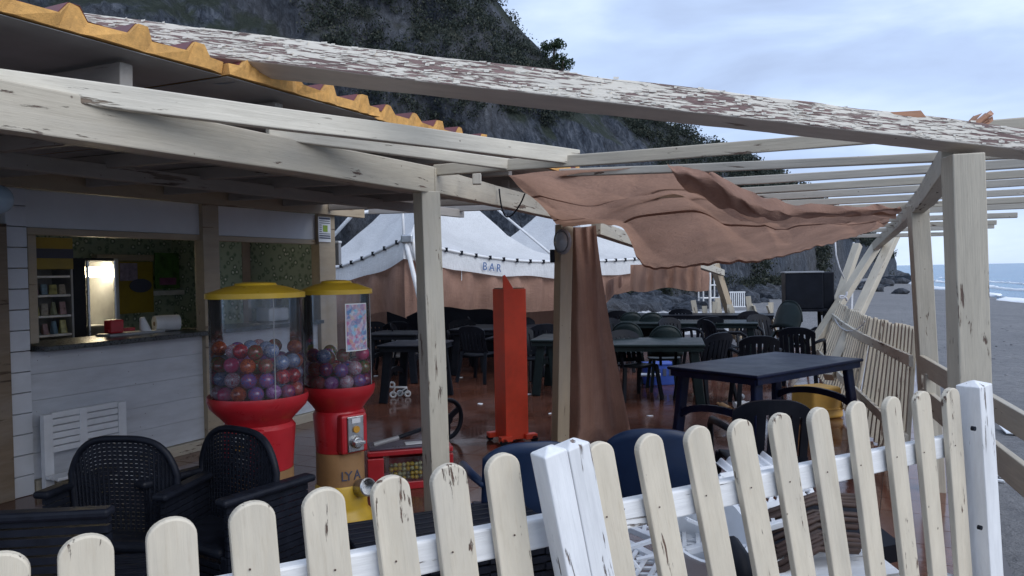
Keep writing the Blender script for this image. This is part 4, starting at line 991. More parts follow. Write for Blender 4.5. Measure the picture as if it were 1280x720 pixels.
# gathered curtain on the far post
def curt(u, v):
    xt, xb = 697+48*u, 688+102*u; x = xt+(xb-xt)*(v**1.25); y = 281+3*math.sin(u*3)+(548-4*abs(u-.5)-281)*v
    d = 6.80+.11*math.sin(u*9.5+v*1.1)*(.4+.7*v)+.035*math.sin(u*21+v*2+1)+.06*mnoise.noise(Vector((u*6, v*2.4, 2)))
    if v > .95: d -= .12*(v-.95)/.05*math.sin(u*9)
    k = 6.95; p = at(x, y, d)
    p.z = max(p.z, .012); return tuple(p)
mb = MB(); mb.grid(curt, 90, 70); ct = tag(mb.build('gathered_curtain', M['curtain'], smooth='all'), 'brown curtain hanging in folds down to the floor by the far porch post', 'curtain')

# ================================================================ CAPSULE MACHINES
bm = bmesh.new(); bmesh.ops.create_icosphere(bm, subdivisions=3, radius=1); BALL = bpy.data.meshes.new('ball'); bm.to_mesh(BALL); bm.free(); BALL.shade_smooth()
def ball_meshes(mats):
    r = []
    for m in mats: me = BALL.copy(); me.materials.append(m); r.append(me)
    return r
BMe = ball_meshes(BM); YMe = ball_meshes(YB)
def machine(lab, x, y, r, zg0, zg1, zl, ball_r, nlay, lab_ball, grp, base_r, rot, full):
    t = thing('capsule_machine', lab, 'vending machine', (x, y, 0), rot)
    MB().lathe([(.001, zl+.002), (r*.25, zl), (r*.42, zl-.006), (r*.45, zl-.018), (r*.62, zl-.026), (r*1.0, zl-.058), (r*1.03, zl-.062), (r*1.03, zl-.09), (r*.99, zl-.09), (r*.6, zl-.062), (.001, zl-.05)], 48).build('lid', M['yellow'], t, local=True, smooth=True)
    g = MB(); g.lathe([(r*.965, zg0), (r*.965, zl-.066)], 48, caps=False); g.build('drum', M['acrylic'], t, local=True, smooth='all')
    MB().box((r*.965*math.cos(-.75), r*.965*math.sin(-.75), (zg0+zl-.07)/2), (.003, .006, zl-.07-zg0)).build('drum_seam', M['greypl'], t, local=True)
    MB().lathe([(.05, zg0-.005), (r*.93, zg0-.003), (r*1.04, zg0+.018), (r*1.05, zg0-.01), (r*1.0, zg0-.05), (r*.78, zg0-.11), (r*.7, zg0-.135), (r*.66, zg0-.15)], 48).build('bowl', M['red'], t, local=True, smooth=True)
    zb = zg0-.15
    MB().lathe([(base_r*.98, zb-.26), (base_r*1.0, zb-.2), (base_r*1.08, zb-.02), (r*.70, zb+.004)], 40).build('column', M['red'], t, local=True, smooth=True)
    MB().box((0, -base_r*.93, zb-.13), (base_r*1.2, .10, .25)).build('coin_housing', M['red'], t, local=True, bevel=.018)
    pl = MB().box((0, 0, 0), (.115, .012, .225)).build('coin_plate', M['steel'], t, Matrix.Translation((0, -base_r*.93-.056, zb-.13)), local=True, bevel=.006)
    MB().lathe([(.001, .012), (.022, .012), (.022, 0)], 18, Matrix.Translation((0, -.006, .03)) @ Matrix.Rotation(R(90), 4, 'X')).build('sticker', plain('orange_sticker', (.6, .3, .03), .5), pl, local=True)
    MB().lathe([(.04, 0), (.04, .02), (.03, .03), (.001, .03)], 20, Matrix.Translation((0, -.006, -.05)) @ Matrix.Rotation(R(90), 4, 'X')).box((0, -.045, -.05), (.075, .028, .02)).build('knob', M['steel'], pl, local=True, bevel=.003)
    MB().box((0, -.008, .085), (.06, .006, .03)).build('coin_slot', M['whitepl'], pl, local=True)
    MB().lathe([(base_r*.99, .20), (base_r*.99, zb-.262)], 40).build('wrap', M['kraft'], t, local=True, smooth=True)
    for i, (ch, a) in enumerate((('L', -1.95), ('Y', -1.75), ('A', -1.35))):
        q = base_r*1.0; Mt = Matrix.Translation((q*math.cos(a), q*math.sin(a), zb-.43)) @ Matrix.Rotation(a+math.pi/2, 4, 'Z') @ Matrix.Rotation(R(90), 4, 'X')
        o = text_mesh(ch, .085, M['ink'], 'letter', t, None, .002); o.matrix_basis = Mt
    MB().lathe([(base_r*1.30, 0), (base_r*1.32, .03), (base_r*1.25, .07), (base_r*1.12, .09), (base_r*1.08, .12), (base_r*1.06, .25), (base_r*1.0, .265)], 44).build('base', M['yellow'], t, local=True, smooth=True)
    ch = MB().lathe([(.05, 0), (.058, .01), (.058, .11), (.05, .115), (.048, .05)], 24, Matrix.Translation((.05, -base_r*.95, .24)) @ Matrix.Rotation(R(75), 4, 'X')).build('chute', M['steel'], t, local=True, smooth=True)
    # prize balls
    rnd = random.Random(int(r*1000)); n = 0; Rr = r*.965-ball_r*1.03; z = zg0+ball_r
    for lay in range(nlay):
        for ring in range(2):
            rad = Rr-ring*ball_r*1.9; cnt = int(2*math.pi*rad/(ball_r*2.04)); ph = rnd.random()*6
            for k in range(cnt):
                a = ph+2*math.pi*k/cnt
                hh = z+rnd.uniform(-.15, .15)*ball_r-ring*ball_r*.2
                if lay == nlay-1 and rnd.random() > full: continue
                o = shared('prize_ball', BMe[rnd.randrange(len(BMe))], None, Matrix.Translation((x+rad*math.cos(a), y+rad*math.sin(a), hh)) @ Matrix.Rotation(rnd.random()*6, 4, 'X') @ Matrix.Scale(ball_r*.985, 4))
                tag(o, lab_ball, 'ball', grp)
        z += ball_r*1.78
    return t
m1 = at(319, 346, 4.42); m2 = at(420, 345, 4.97)
machine('wider capsule machine with yellow lid and clear drum of dark red balls', m1.x, m1.y, .268, .915, 1.5, 1.575, .044, 4, 'shiny coloured ball heaped in the wider capsule machine', 'prize balls in the wider capsule machine', .19, R(-8), .6)
tm2 = machine('narrower capsule machine with picture sticker, brown wrap and yellow base', m2.x, m2.y, .222, .885, 1.5, 1.575, .046, 3, 'shiny coloured ball inside the narrower capsule machine with the sticker', 'prize balls in the narrower capsule machine', .155, R(42), .6)
mb = MB(); rr = .222*.965+.004; a0 = R(-62); a1 = a0+.155/rr
mb.grid(lambda u, v: (rr*math.cos(a0+(a1-a0)*u), rr*math.sin(a0+(a1-a0)*u), 1.42-.285*v), 8, 2)
st = mb.build('sticker', M['poster'], tm2, Matrix.Rotation(R(-42), 4, 'Z'), local=True, smooth='all')
mb = MB(); a0 -= .03; a1 += .03; rr -= .0015
mb.grid(lambda u, v: (rr*math.cos(a0+(a1-a0)*u), rr*math.sin(a0+(a1-a0)*u), 1.427-.299*v), 8, 2)
mb.build('sticker_border', M['paper'], tm2, Matrix.Rotation(R(-42), 4, 'Z'), local=True, smooth='all')

# fallen red dispenser
fp = onz(505, 612, 0); Md = TR(fp.x+.02, fp.y+.15, 0, R(14)); t = thing('fallen_dispenser', 'red dispenser box lying on its side with yellow balls behind glass', 'vending machine', M=Md)
W_, H_, D_ = .64, .30, .30
for nm, c, s_ in (('frame', (0, 0, .03), (W_, D_, .06)), ('frame', (0, 0, H_-.02), (W_, D_, .04)), ('frame', (-W_/2+.06, 0, H_/2), (.12, D_, H_-.105)), ('frame', (W_/2-.11, 0, H_/2), (.22, D_, H_-.105)), ('back', (0, D_/2-.02, H_/2), (W_-.36, .03, H_-.11))): ib(nm, t, c, s_, M['red'], .008)
ib('top_tray', t, (-.02, 0, H_+.008), (W_-.08, D_-.05, .014), plain('purple_grey', (.09, .07, .10), .3))
MB().box((-.05, -D_/2+.004, H_/2), (W_-.36, .004, H_-.11)).build('window', M['acrylic'], t, local=True)
ib('coin_plate', t, (W_/2-.12, -D_/2-.004, .2), (.06, .01, .12), M['steel']); ib('top_label', t, (.05, -.03, H_+.02), (.16, .09, .006), M['paper'])
MB().lathe([(.03, 0), (.03, .02), (.001, .02)], 16, Matrix.Translation((W_/2-.12, -D_/2-.008, .19)) @ Matrix.Rotation(R(90), 4, 'X')).build('coin_knob', M['yellow'], t, local=True)
rnd = random.Random(5)
for k in range(56):
    xx = -.17+.026+(k % 8)*.031; zz = .08+(k//8 % 4)*.033; yy = -D_/2+.035+(k//32)*.04
    if k % 8 > 7: continue
    o = shared('small_ball', YMe[(0, 0, 1, 2, 0, 1)[rnd.randrange(6)]], None, Md @ Matrix.Translation((xx, yy, zz+rnd.uniform(0, .008))) @ Matrix.Scale(.0165, 4)); tag(o, 'small yellow or dark ball inside the fallen red dispenser', 'ball', 'small balls in the fallen dispenser')
# spoked wheel with handle bar
wp = onz(560, 552, 0); wc = Vector((wp.x, wp.y, .215)); t = thing('spoked_wheel', 'black spoked steering wheel on a long bar leaning by the red dispenser', 'wheel', wp)
Mw = Matrix.Translation(wc) @ Matrix.Rotation(R(48), 4, 'Z') @ Matrix.Rotation(R(90), 4, 'X')
MB().tube([Vector((.18*math.cos(a), .18*math.sin(a), 0)) for a in [k*2*math.pi/36 for k in range(37)]], .022, 10, caps=False).build('rim', M['black'], t, Mw, smooth='all')
mb = MB()
for k in range(3): a = k*2*math.pi/3+.5; mb.bar((0, 0, 0), (.175*math.cos(a), .175*math.sin(a), 0), .06, .018)
mb.build('spoke', M['black'], t, Mw, bevel=.005); MB().lathe([(.001, .02), (.05, .02), (.055, 0), (.05, -.02), (.001, -.02)], 20).build('hub', M['black'], t, Mw, smooth=True)
MB().tube([at(546, 530, 5.9), at(500, 546, 5.7), at(470, 555, 5.6)], [.016, .016, .012], 8).build('bar', M['black'], t, world=True, smooth='all')
MB().tube([at(498, 547, 5.69), at(467, 556, 5.59)], .0175, 8).build('sleeve', M['greypl'], t, world=True)

# red pillar
rp = onz(640, 556, 0); Mp = TR(rp.x, rp.y+.15, 0, R(27)); t = thing('red_pillar', 'tall orange-red metal pillar with a slanted notch on top', 'pillar', M=Mp)
a_ = .235
MB().box((0, 0, .745), (a_, a_, 1.41)).build('body', M['redmetal'], t, local=True, bevel=.004)
MB().prism([(-a_/2, 0), (a_/2*-.1, 0), (-a_/2+.02, .13), (-a_/2, .125)], -.006, .006, Matrix.Translation((0, -a_/2+.008, 1.451)) @ Matrix.Rotation(R(90), 4, 'X')).build('top_flange', M['redmetal'], t, local=True)
MB().box((0, 0, 1.455), (a_-.02, a_-.02, .008)).build('top_plate', M['kraft'], t, local=True)
ib('slot', t, (a_/2+.012, -.02, 1.06), (.03, .09, .02), M['black'])
for s1_, s2_ in ((-1, -1), (1, -1), (1, 1), (-1, 1)):
    ib('foot', t, (s1_*.13, s2_*.13, .06), (.12, .07, .05), M['redmetal'], .006)
    MB().lathe([(.001, -.015), (.033, -.015), (.033, .015), (.001, .015)], 16, Matrix.Translation((s1_*.16, s2_*.15, .034)) @ Matrix.Rotation(R(90), 4, 'X')).build('caster', M['black'], t, local=True, smooth=True)

# ================================================================ FURNITURE
def ring_pts(a0, a1, n): return [a0+(a1-a0)*i/n for i in range(n+1)]
def wicker_chair(lab, group=None):
    """tub chair woven from dark resin strips; front is -Y"""
    t = thing('wicker_armchair', lab, 'chair', group=group)
    ac = R(62)
    def back(u, v):
        a = R(90)+(.5-u)*2*ac; rx, ry = .285+.02*v, .235+.03*v
        top = .86-.17*abs(2*u-1)**3.2; z = .40+(top-.40)*v
        return Vector((rx*math.cos(a), .03+ry*math.sin(a)*+.05*v*v, z))
    mb = MB(); nr = 24
    for j in range(nr):
        v0, v1 = j/nr, (j+.80)/nr; vs = []
        for i in range(25):
            u = i/24; o = .004*(1 if (i+j) % 2 else -1); p, q = back(u, v0), back(u, v1); d = Vector((p.x, p.y, 0)).normalized()*o; vs += [p+d, q+d]
        mb.add(vs, [(2*i, 2*i+2, 2*i+3, 2*i+1) for i in range(24)])
    mb.build('weave', M['wicker'], t, local=True, solid=.005)
    mb = MB()
    for i in range(0, 25, 1): mb.tube([back(i/24, k/6)*1.0 for k in range(7)], .006, 5)
    mb.build('rib', M['wicker'], t, local=True)
    rim = [back(0, k/6) for k in range(7)]+[back(i/24, 1) for i in range(1, 24)]+[back(1, 1-k/6) for k in range(7)]
    MB().tube(rim, .016, 8).build('backrest_rim', M['wicker'], t, local=True, smooth='all')
    MB().box((0, -.02, .405), (.50, .48, .05)).build('seat', M['wicker'], t, local=True, bevel=.02)
    for sx in (-1, 1):
        mb = MB()
        for j in range(18): mb.box((sx*.29, -.03, .08+j*.0305), (.02, .44, .026))
        for k in range(5): mb.box((sx*.29, -.23+.1*k, .36), (.014, .012, .52))
        mb.build('arm_panel', M['wicker'], t, local=True); MB().box((sx*.29, -.03, .635), (.075, .50, .035)).build('armrest', M['wicker'], t, local=True, bevel=.014)
        for sy in (-1, 1): MB().box((sx*.27, sy*.21-.02, .2), (.045, .045, .4), taper=(1, 1)).build('leg', M['wicker'], t, local=True, bevel=.008)
    mb = MB()
    for j in range(9): mb.box((0, -.25, .14+j*.027), (.50, .014, .02))
    mb.build('apron', M['wicker'], t, local=True)
    return t
def place(o, p, rz, tilt=(0, 0), z=0): o.matrix_basis = TR(p[0], p[1], z, rz, tilt[0], tilt[1]); WM[o.name] = o.matrix_basis; return o
wk = wicker_chair('black woven wicker armchair with arched back in front of the white bench')
pA = at(160, 560, 3.62); place(wk, (pA.x, pA.y), R(172))
def another(src, lab, p, rz, group=None, tilt=(0, 0), z=0):
    c = copy_tree(src, None, TR(p[0], p[1], z, rz, tilt[0], tilt[1])); c['label'] = lab
    if group: c['group'] = group
    elif 'group' in c.keys(): del c['group']
    return c
pB = at(272, 540, 3.62); another(wk, 'black woven wicker armchair turned sideways in front of the capsule machines', (pB.x+.06, pB.y), R(-33)).scale = (1.02, 1.02, 1.02)
def woven_box(name, lab, cat, Mx, w_, d_, h_, back=0):
    t = thing(name, lab, cat, M=Mx); mb = MB(); n = int(h_/.034)
    for j in range(n):
        z = .03+j*(h_-.05)/n
        for i in range(int(w_/.06)):
            o = .005*(1 if (i+j) % 2 else -1); mb.box((-w_/2+.03+i*.06, -d_/2+o, z+.012), (.06, .012, .024))
        for sx in (-1, 1): mb.box((sx*w_/2, 0, z+.012), (.014, d_, .024))
    mb.build('woven_side', M['wicker'], t, local=True); MB().box((0, .01, h_/2-.02), (w_-.03, d_-.04, h_-.06)).build('core', M['wicker'], t, local=True)
    mb = MB()
    for i in range(int(d_/.03)): mb.box((0, -d_/2+.015+i*.03, h_-.008+.003*(i % 2)), (w_, .024, .016))
    mb.build('woven_top', M['wicker'], t, local=True, bevel=.003)
    if back:
        mb = MB()
        for j in range(int(back/.034)): mb.box((0, d_/2-.03, h_+.02+j*.034), (w_, .03+.008*(j % 2), .026))
        mb.build('backrest', M['wicker'], t, local=True); MB().box((0, d_/2-.03, h_+back+.01), (w_+.02, .07, .035)).build('back_rail', M['wicker'], t, local=True, bevel=.012)
    return t
q = at(-30, 640, 2.95); woven_box('wicker_sofa', 'flat-topped black wicker sofa back beside the arched wicker armchair', 'sofa', TR(q.x, q.y, 0, R(186)), 1.2, .6, .42, .34)
q = at(560, 640, 3.15); woven_box('wicker_table', 'low black wicker table at the foot of the cream porch post', 'table', TR(q.x, q.y, 0, R(24)), .8, .5, .56)
q = at(352, 700, 2.72); woven_box('wicker_stool', 'black wicker stool between the sideways armchair and the pickets', 'stool', TR(q.x, q.y, 0, R(12)), .5, .42, .44)

def mono_chair(lab, mat, group=None, solid_back=False):
    """moulded plastic armchair; front is -Y"""
    t = thing('plastic_chair', lab, 'chair', group=group)
    MB().grid(lambda u, v: ((u-.5)*.44*(1-.1*v), -.22+.44*v, .43-.02*math.sin(u*math.pi)-.02*v), 8, 6).build('seat', mat, t, local=True, solid=.02, smooth='all')
    def bk(u, v): x = (u-.5)*2; return Vector((x*.225, .20+.10*v-.05*x*x, .44+.40*v-.07*v*abs(x)**3))
    mb = MB()
    for i in range(7):
        if solid_back: break
        u0, u1 = i/7+.018, (i+1)/7-.018
        mb.grid(lambda a, b: tuple(bk(u0+(u1-u0)*a, .08+.72*b)), 1, 5)
    mb.grid(lambda a, b: tuple(bk(a, .78+.22*b)), 14, 3); mb.grid(lambda a, b: tuple(bk(a, .12*b)), 14, 1)
    if solid_back: mb = MB(); mb.grid(lambda a, b: tuple(bk(a, b)), 16, 8)
    mb.build('backrest', mat, t, local=True, solid=.016, smooth=solid_back)
    for sx in (-1, 1):
        MB().tube([(sx*.215, .22, .64), (sx*.26, .08, .66), (sx*.275, -.12, .65), (sx*.27, -.21, .60), (sx*.265, -.23, .42)], [.018, .022, .024, .02, .018], 8).build('armrest', mat, t, local=True, smooth='all')
        MB().bar((sx*.215, -.2, .43), (sx*.265, -.25, 0), .05, .03).build('leg', mat, t, local=True, bevel=.006)
        MB().bar((sx*.20, .19, .45), (sx*.24, .29, 0), .05, .03).build('leg', mat, t, local=True, bevel=.006)
    return t
def plastic_table(lab, mat, L_, W_, group=None, h=.73):
    t = thing('plastic_table', lab, 'table', group=group)
    MB().box((0, 0, h-.015), (L_, W_, .03)).build('tabletop', mat, t, local=True, bevel=.012)
    MB().box((0, W_/2-.03, h-.058), (L_-.06, .02, .052)).box((0, -W_/2+.03, h-.058), (L_-.06, .02, .052)).box((L_/2-.03, 0, h-.058), (.02, W_-.08, .052)).box((-L_/2+.03, 0, h-.058), (.02, W_-.08, .052)).build('apron', mat, t, local=True)
    for sx in (-1, 1):
        for sy in (-1, 1):
            MB().bar((sx*(L_/2-.13), sy*(W_/2-.10), h-.04), (sx*(L_/2-.06), sy*(W_/2-.05), 0), .11, .055, up=(0, 1, 0)).build('leg', mat, t, local=True, bevel=.012)
        pts = [(sx*(L_/2-.085), -W_/2+.09+(W_-.18)*k/10, .30+.09*math.sin(math.pi*k/10)**.6) for k in range(11)]
        mb = MB()
        for a, b in zip(pts, pts[1:]): mb.bar(a, b, .035, .06)
        mb.build('stretcher', mat, t, local=True)
    return t
# blue table at the sea-side fence
nearc, rightc, leftc = onz(947, 470, .73), onz(1080, 448, .73), onz(864, 451, .73)
dl = (rightc-nearc); Lb = dl.length; dl.normalize(); dw = Vector((-dl.y, dl.x, 0)); Wb = .95
tb = plastic_table('dark blue plastic table with arched legs beside the leaning side fence', M['navy'], Lb, Wb)
c = nearc+dl*Lb/2+dw*Wb/2; place(tb, c, math.atan2(dl.y, dl.x))
# dark tables under the pergola
def table_at(lab, x0, x1, yn, mat, wd=.85, rz=0, group=None, src=None, h=.73):
    a, b = onz(x0, yn, h), onz(x1, yn, h); d = (b-a); L_ = d.length; an = math.atan2(d.y, d.x)+rz
    t = plastic_table(lab, mat, L_, wd, group, h); n = Vector((-math.sin(an), math.cos(an), 0)); place(t, (a+b)/2+n*wd/2, an); return t
table_at('long dark table with bare top, blue crate beneath it, beside the curtain', 730, 882, 431, M['green_black'], 1.0)
table_at('dark table behind the bare table, two round-backed chairs against it', 745, 948, 404, M['green_black'], .9)
table_at('dark table farthest back under the brown hanging cloth panel', 752, 968, 394, M['black'], .8)
table_at('dark table left of the red pillar, under the tent', 470, 545, 432, M['black'], .8)
table_at('dark table directly behind the red pillar', 560, 680, 412, M['black'], 1.2)
# chairs
ch0 = mono_chair('dark slatted plastic armchair behind the blue table, seen from its back', M['black'])
p = onz(944, 470, 0); place(ch0, (onz(944, 452, .1).x, 8.6), R(185))
ch0.matrix_basis = TR(at(944, 400, 8.9).x, 8.9, 0, R(172)); WM[ch0.name] = ch0.matrix_basis
def chair(lab, x, d, rz, grp=None, tilt=(0, 0), z=0, src=None): q = at(x, 400, d); return another(src or ch0, lab, (q.x, q.y), R(rz), grp, tilt, z)
def round_chair(lab, mat):
    t = thing('round_back_chair', lab, 'chair')
    MB().lathe([(.001, .45), (.20, .45), (.22, .44), (.21, .42), (.001, .42)], 20).build('seat', mat, t, local=True, smooth=True)
    MB().grid(lambda u, v: (.235*math.sin((u-.5)*2.6), .10+.14*math.cos((u-.5)*2.6), .47+v*(.40-.26*abs(2*u-1)**2.5)), 16, 6).build('backrest', mat, t, local=True, smooth='all', solid=.022)
    MB().tube([(.235*math.sin((i/16-.5)*2.6), .10+.14*math.cos((i/16-.5)*2.6), .47+(.40-.26*abs(2*i/16-1)**2.5)) for i in range(17)], .016, 8).build('rim', mat, t, local=True, smooth='all')
    for sx in (-1, 1):
        for sy in (-1, 1): MB().bar((sx*.15, sy*.15, .43), (sx*.2, sy*.2, 0), .04).build('leg', mat, t, local=True)
    return t
rc0 = round_chair('dark round-backed chair with a wide back at the bare dark table', M['green_black']); q = at(829, 405, 10.2); place(rc0, (q.x, q.y), R(178))
for lab, x, d, rz in (('dark round-backed chair left of the wide one at the bare table', 784, 11.0, 168), ('rounded dark chair tucked at the second table, beside its taller twin', 786, 13.6, 184), ('taller rounded dark chair tucked at the second table', 812, 13.3, 180), ('dark round-backed chair tipped on its side beside the black cabinet', 975, 10.6, 120)):
    chair(lab, x, d, rz, src=rc0, tilt=((R(28), 0) if 'tipped' in lab else (0, 0)), z=.25 if 'tipped' in lab else 0)
G1 = 'black chairs crowded in the dark under the tents'
for x, d, rz in ((470, 12.4, 20), (492, 12.8, 200), (512, 12.1, 90), (580, 12.6, 10), (600, 11.4, 150), (672, 11.6, 200), (676, 12.8, 60), (460, 13.6, 130), (606, 13.6, 95), (640, 14.2, 10), (660, 10.6, 30)):
    chair('black plastic chair crowded in the dark under the lettered tent', x, d, rz, G1)
for lab, x, d, rz in (('black chair right of the slatted armchair, under the black cabinet stand', 1000, 10.0, 150), ('black chair under the bare dark table beside the blue crate', 790, 9.6, 20), ('black chair between the bare table and the blue table', 880, 9.4, 210), ('black plastic chair behind the black cabinet by the fence rope', 1030, 11.6, 250)):
    chair(lab, x, d, rz)
# stacks of upended black tables closing the view under the tent
for i, (x, d, w_, h_, lab) in enumerate(((612, 14.6, 2.6, 1.0, 'black table stood on edge at the back of the lettered tent'), (480, 15.0, 1.7, 1.05, 'black table stood on edge behind the chairs left of the porch post'), (690, 15.6, 1.6, 1.0, 'black table stood on edge behind the gathered curtain'))):
    q = at(x, 420, d); t = thing('upended_table', lab, 'table', (q.x, q.y, 0), R((4, -6, 9)[i]))
    MB().box((0, 0, h_/2), (w_, .035, h_)).build('tabletop', M['black'], t, local=True, bevel=.01)
    for sx in (-1, 1):
        for zz in (.14, h_-.14): MB().bar((sx*(w_/2-.12), -.02, zz), (sx*(w_/2-.08), -.62, zz), .06).build('leg', M['black'], t, local=True, bevel=.008)
# blue plastic chairs behind the fence
bc0 = mono_chair('blue plastic armchair tilted behind the paired white posts', M['bluechair'], None, True)
q = at(652, 572, 3.72); place(bc0, (q.x, q.y), R(190))
chair('blue plastic armchair with open armrest between the pickets and the curtain', 815, 3.95, 170, src=bc0)
chair('dark slatted plastic armchair standing under the near edge of the blue table', 950, 4.7, 176, src=ch0)
# black cabinet on a stand
q = at(1003, 400, 10.9); t = thing('black_cabinet', 'square black cabinet standing on a black stand near the side fence', 'cabinet', (q.x, q.y, 0), R(-12))
ib('body', t, (0, 0, 1.27), (.50, .42, .50), M['black'], .012); ib('top', t, (0, 0, 1.532), (.52, .44, .022), M['greypl']); ib('side_box', t, (.34, .12, 1.22), (.16, .4, .62), M['black'], .02); ib('stand_top', t, (0, 0, 1.0), (.6, .5, .035), M['black'])
for sx in (-1, 1):
    for sy in (-1, 1): MB().bar((sx*.26, sy*.2, .985), (sx*.28, sy*.22, 0), .045).build('leg', M['black'], t, local=True)
ib('stand_shelf', t, (0, 0, .5), (.53, .42, .03), M['black'])
# yellow box
q = onz(1022, 524, 0); t = thing('yellow_box', 'yellow plastic box with rounded edges under the blue table', 'box', (q.x+.05, q.y+.15, 0), R(20)); MB().box((0, 0, .165), (.42, .36, .33), taper=(.92, .92)).build('body', M['ochre'], t, local=True, bevel=.035, seg=4); MB().box((0, 0, .1), (.435, .375, .02)).build('rim', M['ochre'], t, local=True, bevel=.006)
# bottles and scraps under the blue table
for i, (x, y, l, lab, m_) in enumerate(((918, 497, .2, 'clear bottle lying on the crossbar clutter beneath the blue table', 'whitepl'), (925, 489, .15, 'grey bottle propped under the blue table', 'greypl'), (912, 512, .3, 'reddish bundle on the floor beneath the blue table', 'kraft'))):
    p = onz(x, y, .12 if i < 2 else .06); MB_ = MB().lathe([(.001, 0), (.035, 0), (.035, l*.65), (.014, l*.85), (.014, l), (.001, l)], 14); tag(MB_.build('fallen_bottle' if i < 2 else 'bundle', M[m_], None, TR(p.x, p.y, p.z if i > 1 else .035, R(20+40*i), 0, R(86)), smooth=True), lab, 'bottle' if i < 2 else 'bundle')
# blue crates
q = onz(826, 482, 0); t = thing('blue_crate', 'blue plastic crate under the bare dark table', 'crate', (q.x, q.y+.15, 0), R(8))
ib('body', t, (0, 0, .15), (.40, .28, .30), M['bluecrate'], .01); ib('rim', t, (0, 0, .29), (.42, .30, .03), M['bluecrate'], .006)
for k in range(4): ib('slot', t, (-.14+.09*k, -.142, .18), (.05, .006, .10), M['ink'], 0)
q = onz(812, 484, 0); t = thing('white_stool', 'small white step stool in front of the blue crate', 'stool', (q.x, q.y, 0), R(-12)); ib('top', t, (0, 0, .17), (.30, .18, .025), M['whitepl'], .008)
for sx in (-1, 1): ib('leg', t, (sx*.13, 0, .08), (.025, .16, .16), M['whitepl'], .004)
q = onz(684, 462, .0); t = thing('white_crate', 'white and blue plastic tub on the floor left of the curtain', 'crate', (q.x+.15, q.y, 0), R(10)); ib('body', t, (0, 0, .22), (.36, .28, .34), M['whitepl'], .02); ib('panel', t, (0, -.145, .24), (.26, .01, .18), M['inkblue'])
# white cooler
q = onz(505, 470, 0); t = thing('white_cooler', 'white cooler box on a dark stand under the tent', 'cooler', (q.x, q.y+.1, 0), R(6)); ib('body', t, (0, 0, .42), (.42, .3, .24), M['whitepl'], .02); ib('lid', t, (0, 0, .552), (.44, .32, .03), M['offwhite'], .01)
ib('stand', t, (0, 0, .28), (.45, .32, .03), M['black'])
for sx in (-1, 1):
    for sy in (-1, 1): ib('leg', t, (sx*.19, sy*.13, .132), (.03, .03, .264), M['black'])
# toy walker
q = onz(501, 497, 0); t = thing('toy_walker', 'small white toy frame on round wheels lying on the wet tiles', 'toy', (q.x, q.y, 0), R(15))
MB().tube([(-.1, 0, .05), (-.07, 0, .14), (.08, 0, .13), (.1, 0, .06), (-.03, 0, .05), (.08, 0, .13)], .014, 8).build('frame', M['whitepl'], t, local=True, smooth='all')
for c_ in ((-.1, 0, .045), (-.11, .02, .17), (.09, 0, .045), (0, .08, .045)):
    MB().tube([(c_[0]+.034*math.cos(a), c_[1], c_[2]+.034*math.sin(a)) for a in [k*.5236 for k in range(13)]], .013, 8, caps=False).build('wheel', M['whitepl'], t, local=True, smooth='all')
# litter on the tiles
for i, (x, y) in enumerate(((697, 525), (690, 517), (660, 493), (560, 478), (575, 472), (733, 505), (812, 520), (470, 470), (850, 530), (600, 505))):
    q = onz(x, y, .004); mb = MB(); n = 7; mb.prism([(random.uniform(.02, .07)*math.cos(k*6.283/n), random.uniform(.015, .05)*math.sin(k*6.283/n)) for k in range(n)], 0, .006)
    tag(mb.build('litter_scrap', M['paper'], None, TR(q.x, q.y, .003, random.random()*6)), 'torn white paper scrap lying on the wet terrace tiles', 'litter', 'paper scraps on the terrace floor')
# white rack and crate at the foot of the rocks
def rack(name, lab, x, y, d, w_, h_, n, zb):
    q = at(x, y, d); t = thing(name, lab, 'rack', (q.x, q.y, zb), R(10))
    for sx in (-1, 1):
        for sy in (-1, 1): MB().tube([(sx*w_/2, sy*w_/3, 0), (sx*w_/2, sy*w_/3, h_)], .018, 6).build('upright', M['offwhite'], t, local=True)
    for k in range(n):
        z = .1*h_+(h_*.9-.02)*k/(n-1)
        MB().tube([(-w_/2, -w_/3, z), (w_/2, -w_/3, z), (w_/2, w_/3, z), (-w_/2, w_/3, z), (-w_/2, -w_/3, z)], .016, 6).build('hoop', M['offwhite'], t, local=True)
    return t
rack('wire_rack', 'white tube rack standing on the sand behind the hanging cloth', 886, 360, 19, .42, .72, 3, at(886, 376, 19).z-.0)
t = thing('slatted_crate', 'white slatted crate tipped on the rubble beside the leaning post', 'crate', M=TR(at(922, 374, 19).x, 19, at(922, 384, 19).z, R(-15), R(-20)))
for k in range(8): ib('slat', t, (-.16+.046*k, 0, .2), (.022, .02, .36), M['offwhite'], 0)
ib('rail', t, (0, 0, .39), (.38, .03, .03), M['offwhite'], 0); ib('rail', t, (0, 0, .01), (.38, .03, .03), M['offwhite'], 0)
# wreck of another fence at the far end of the terrace
ff = thing('broken_fence', 'broken cream fence of short pickets at the far end of terrace', 'fence', tuple(at(945, 400, 15)[:2])+(0,))
for k in range(13):
    x = 872+10*k+random.uniform(-2, 2); d = 15.4-.05*k; b = at(x, 341, d); b.z = random.uniform(.15, .3); a = b+Vector((random.uniform(-.25, .1), random.uniform(-.05, .1), random.uniform(.6, .8)))
    beam('picket', b, a, .10, .03, M['cream_worn'], ff, segs=2, bevel=0)
beam('rail', at(868, 404, 15.45), at(1000, 399, 14.8), .04, .08, M['cream_worn'], ff, segs=4); 
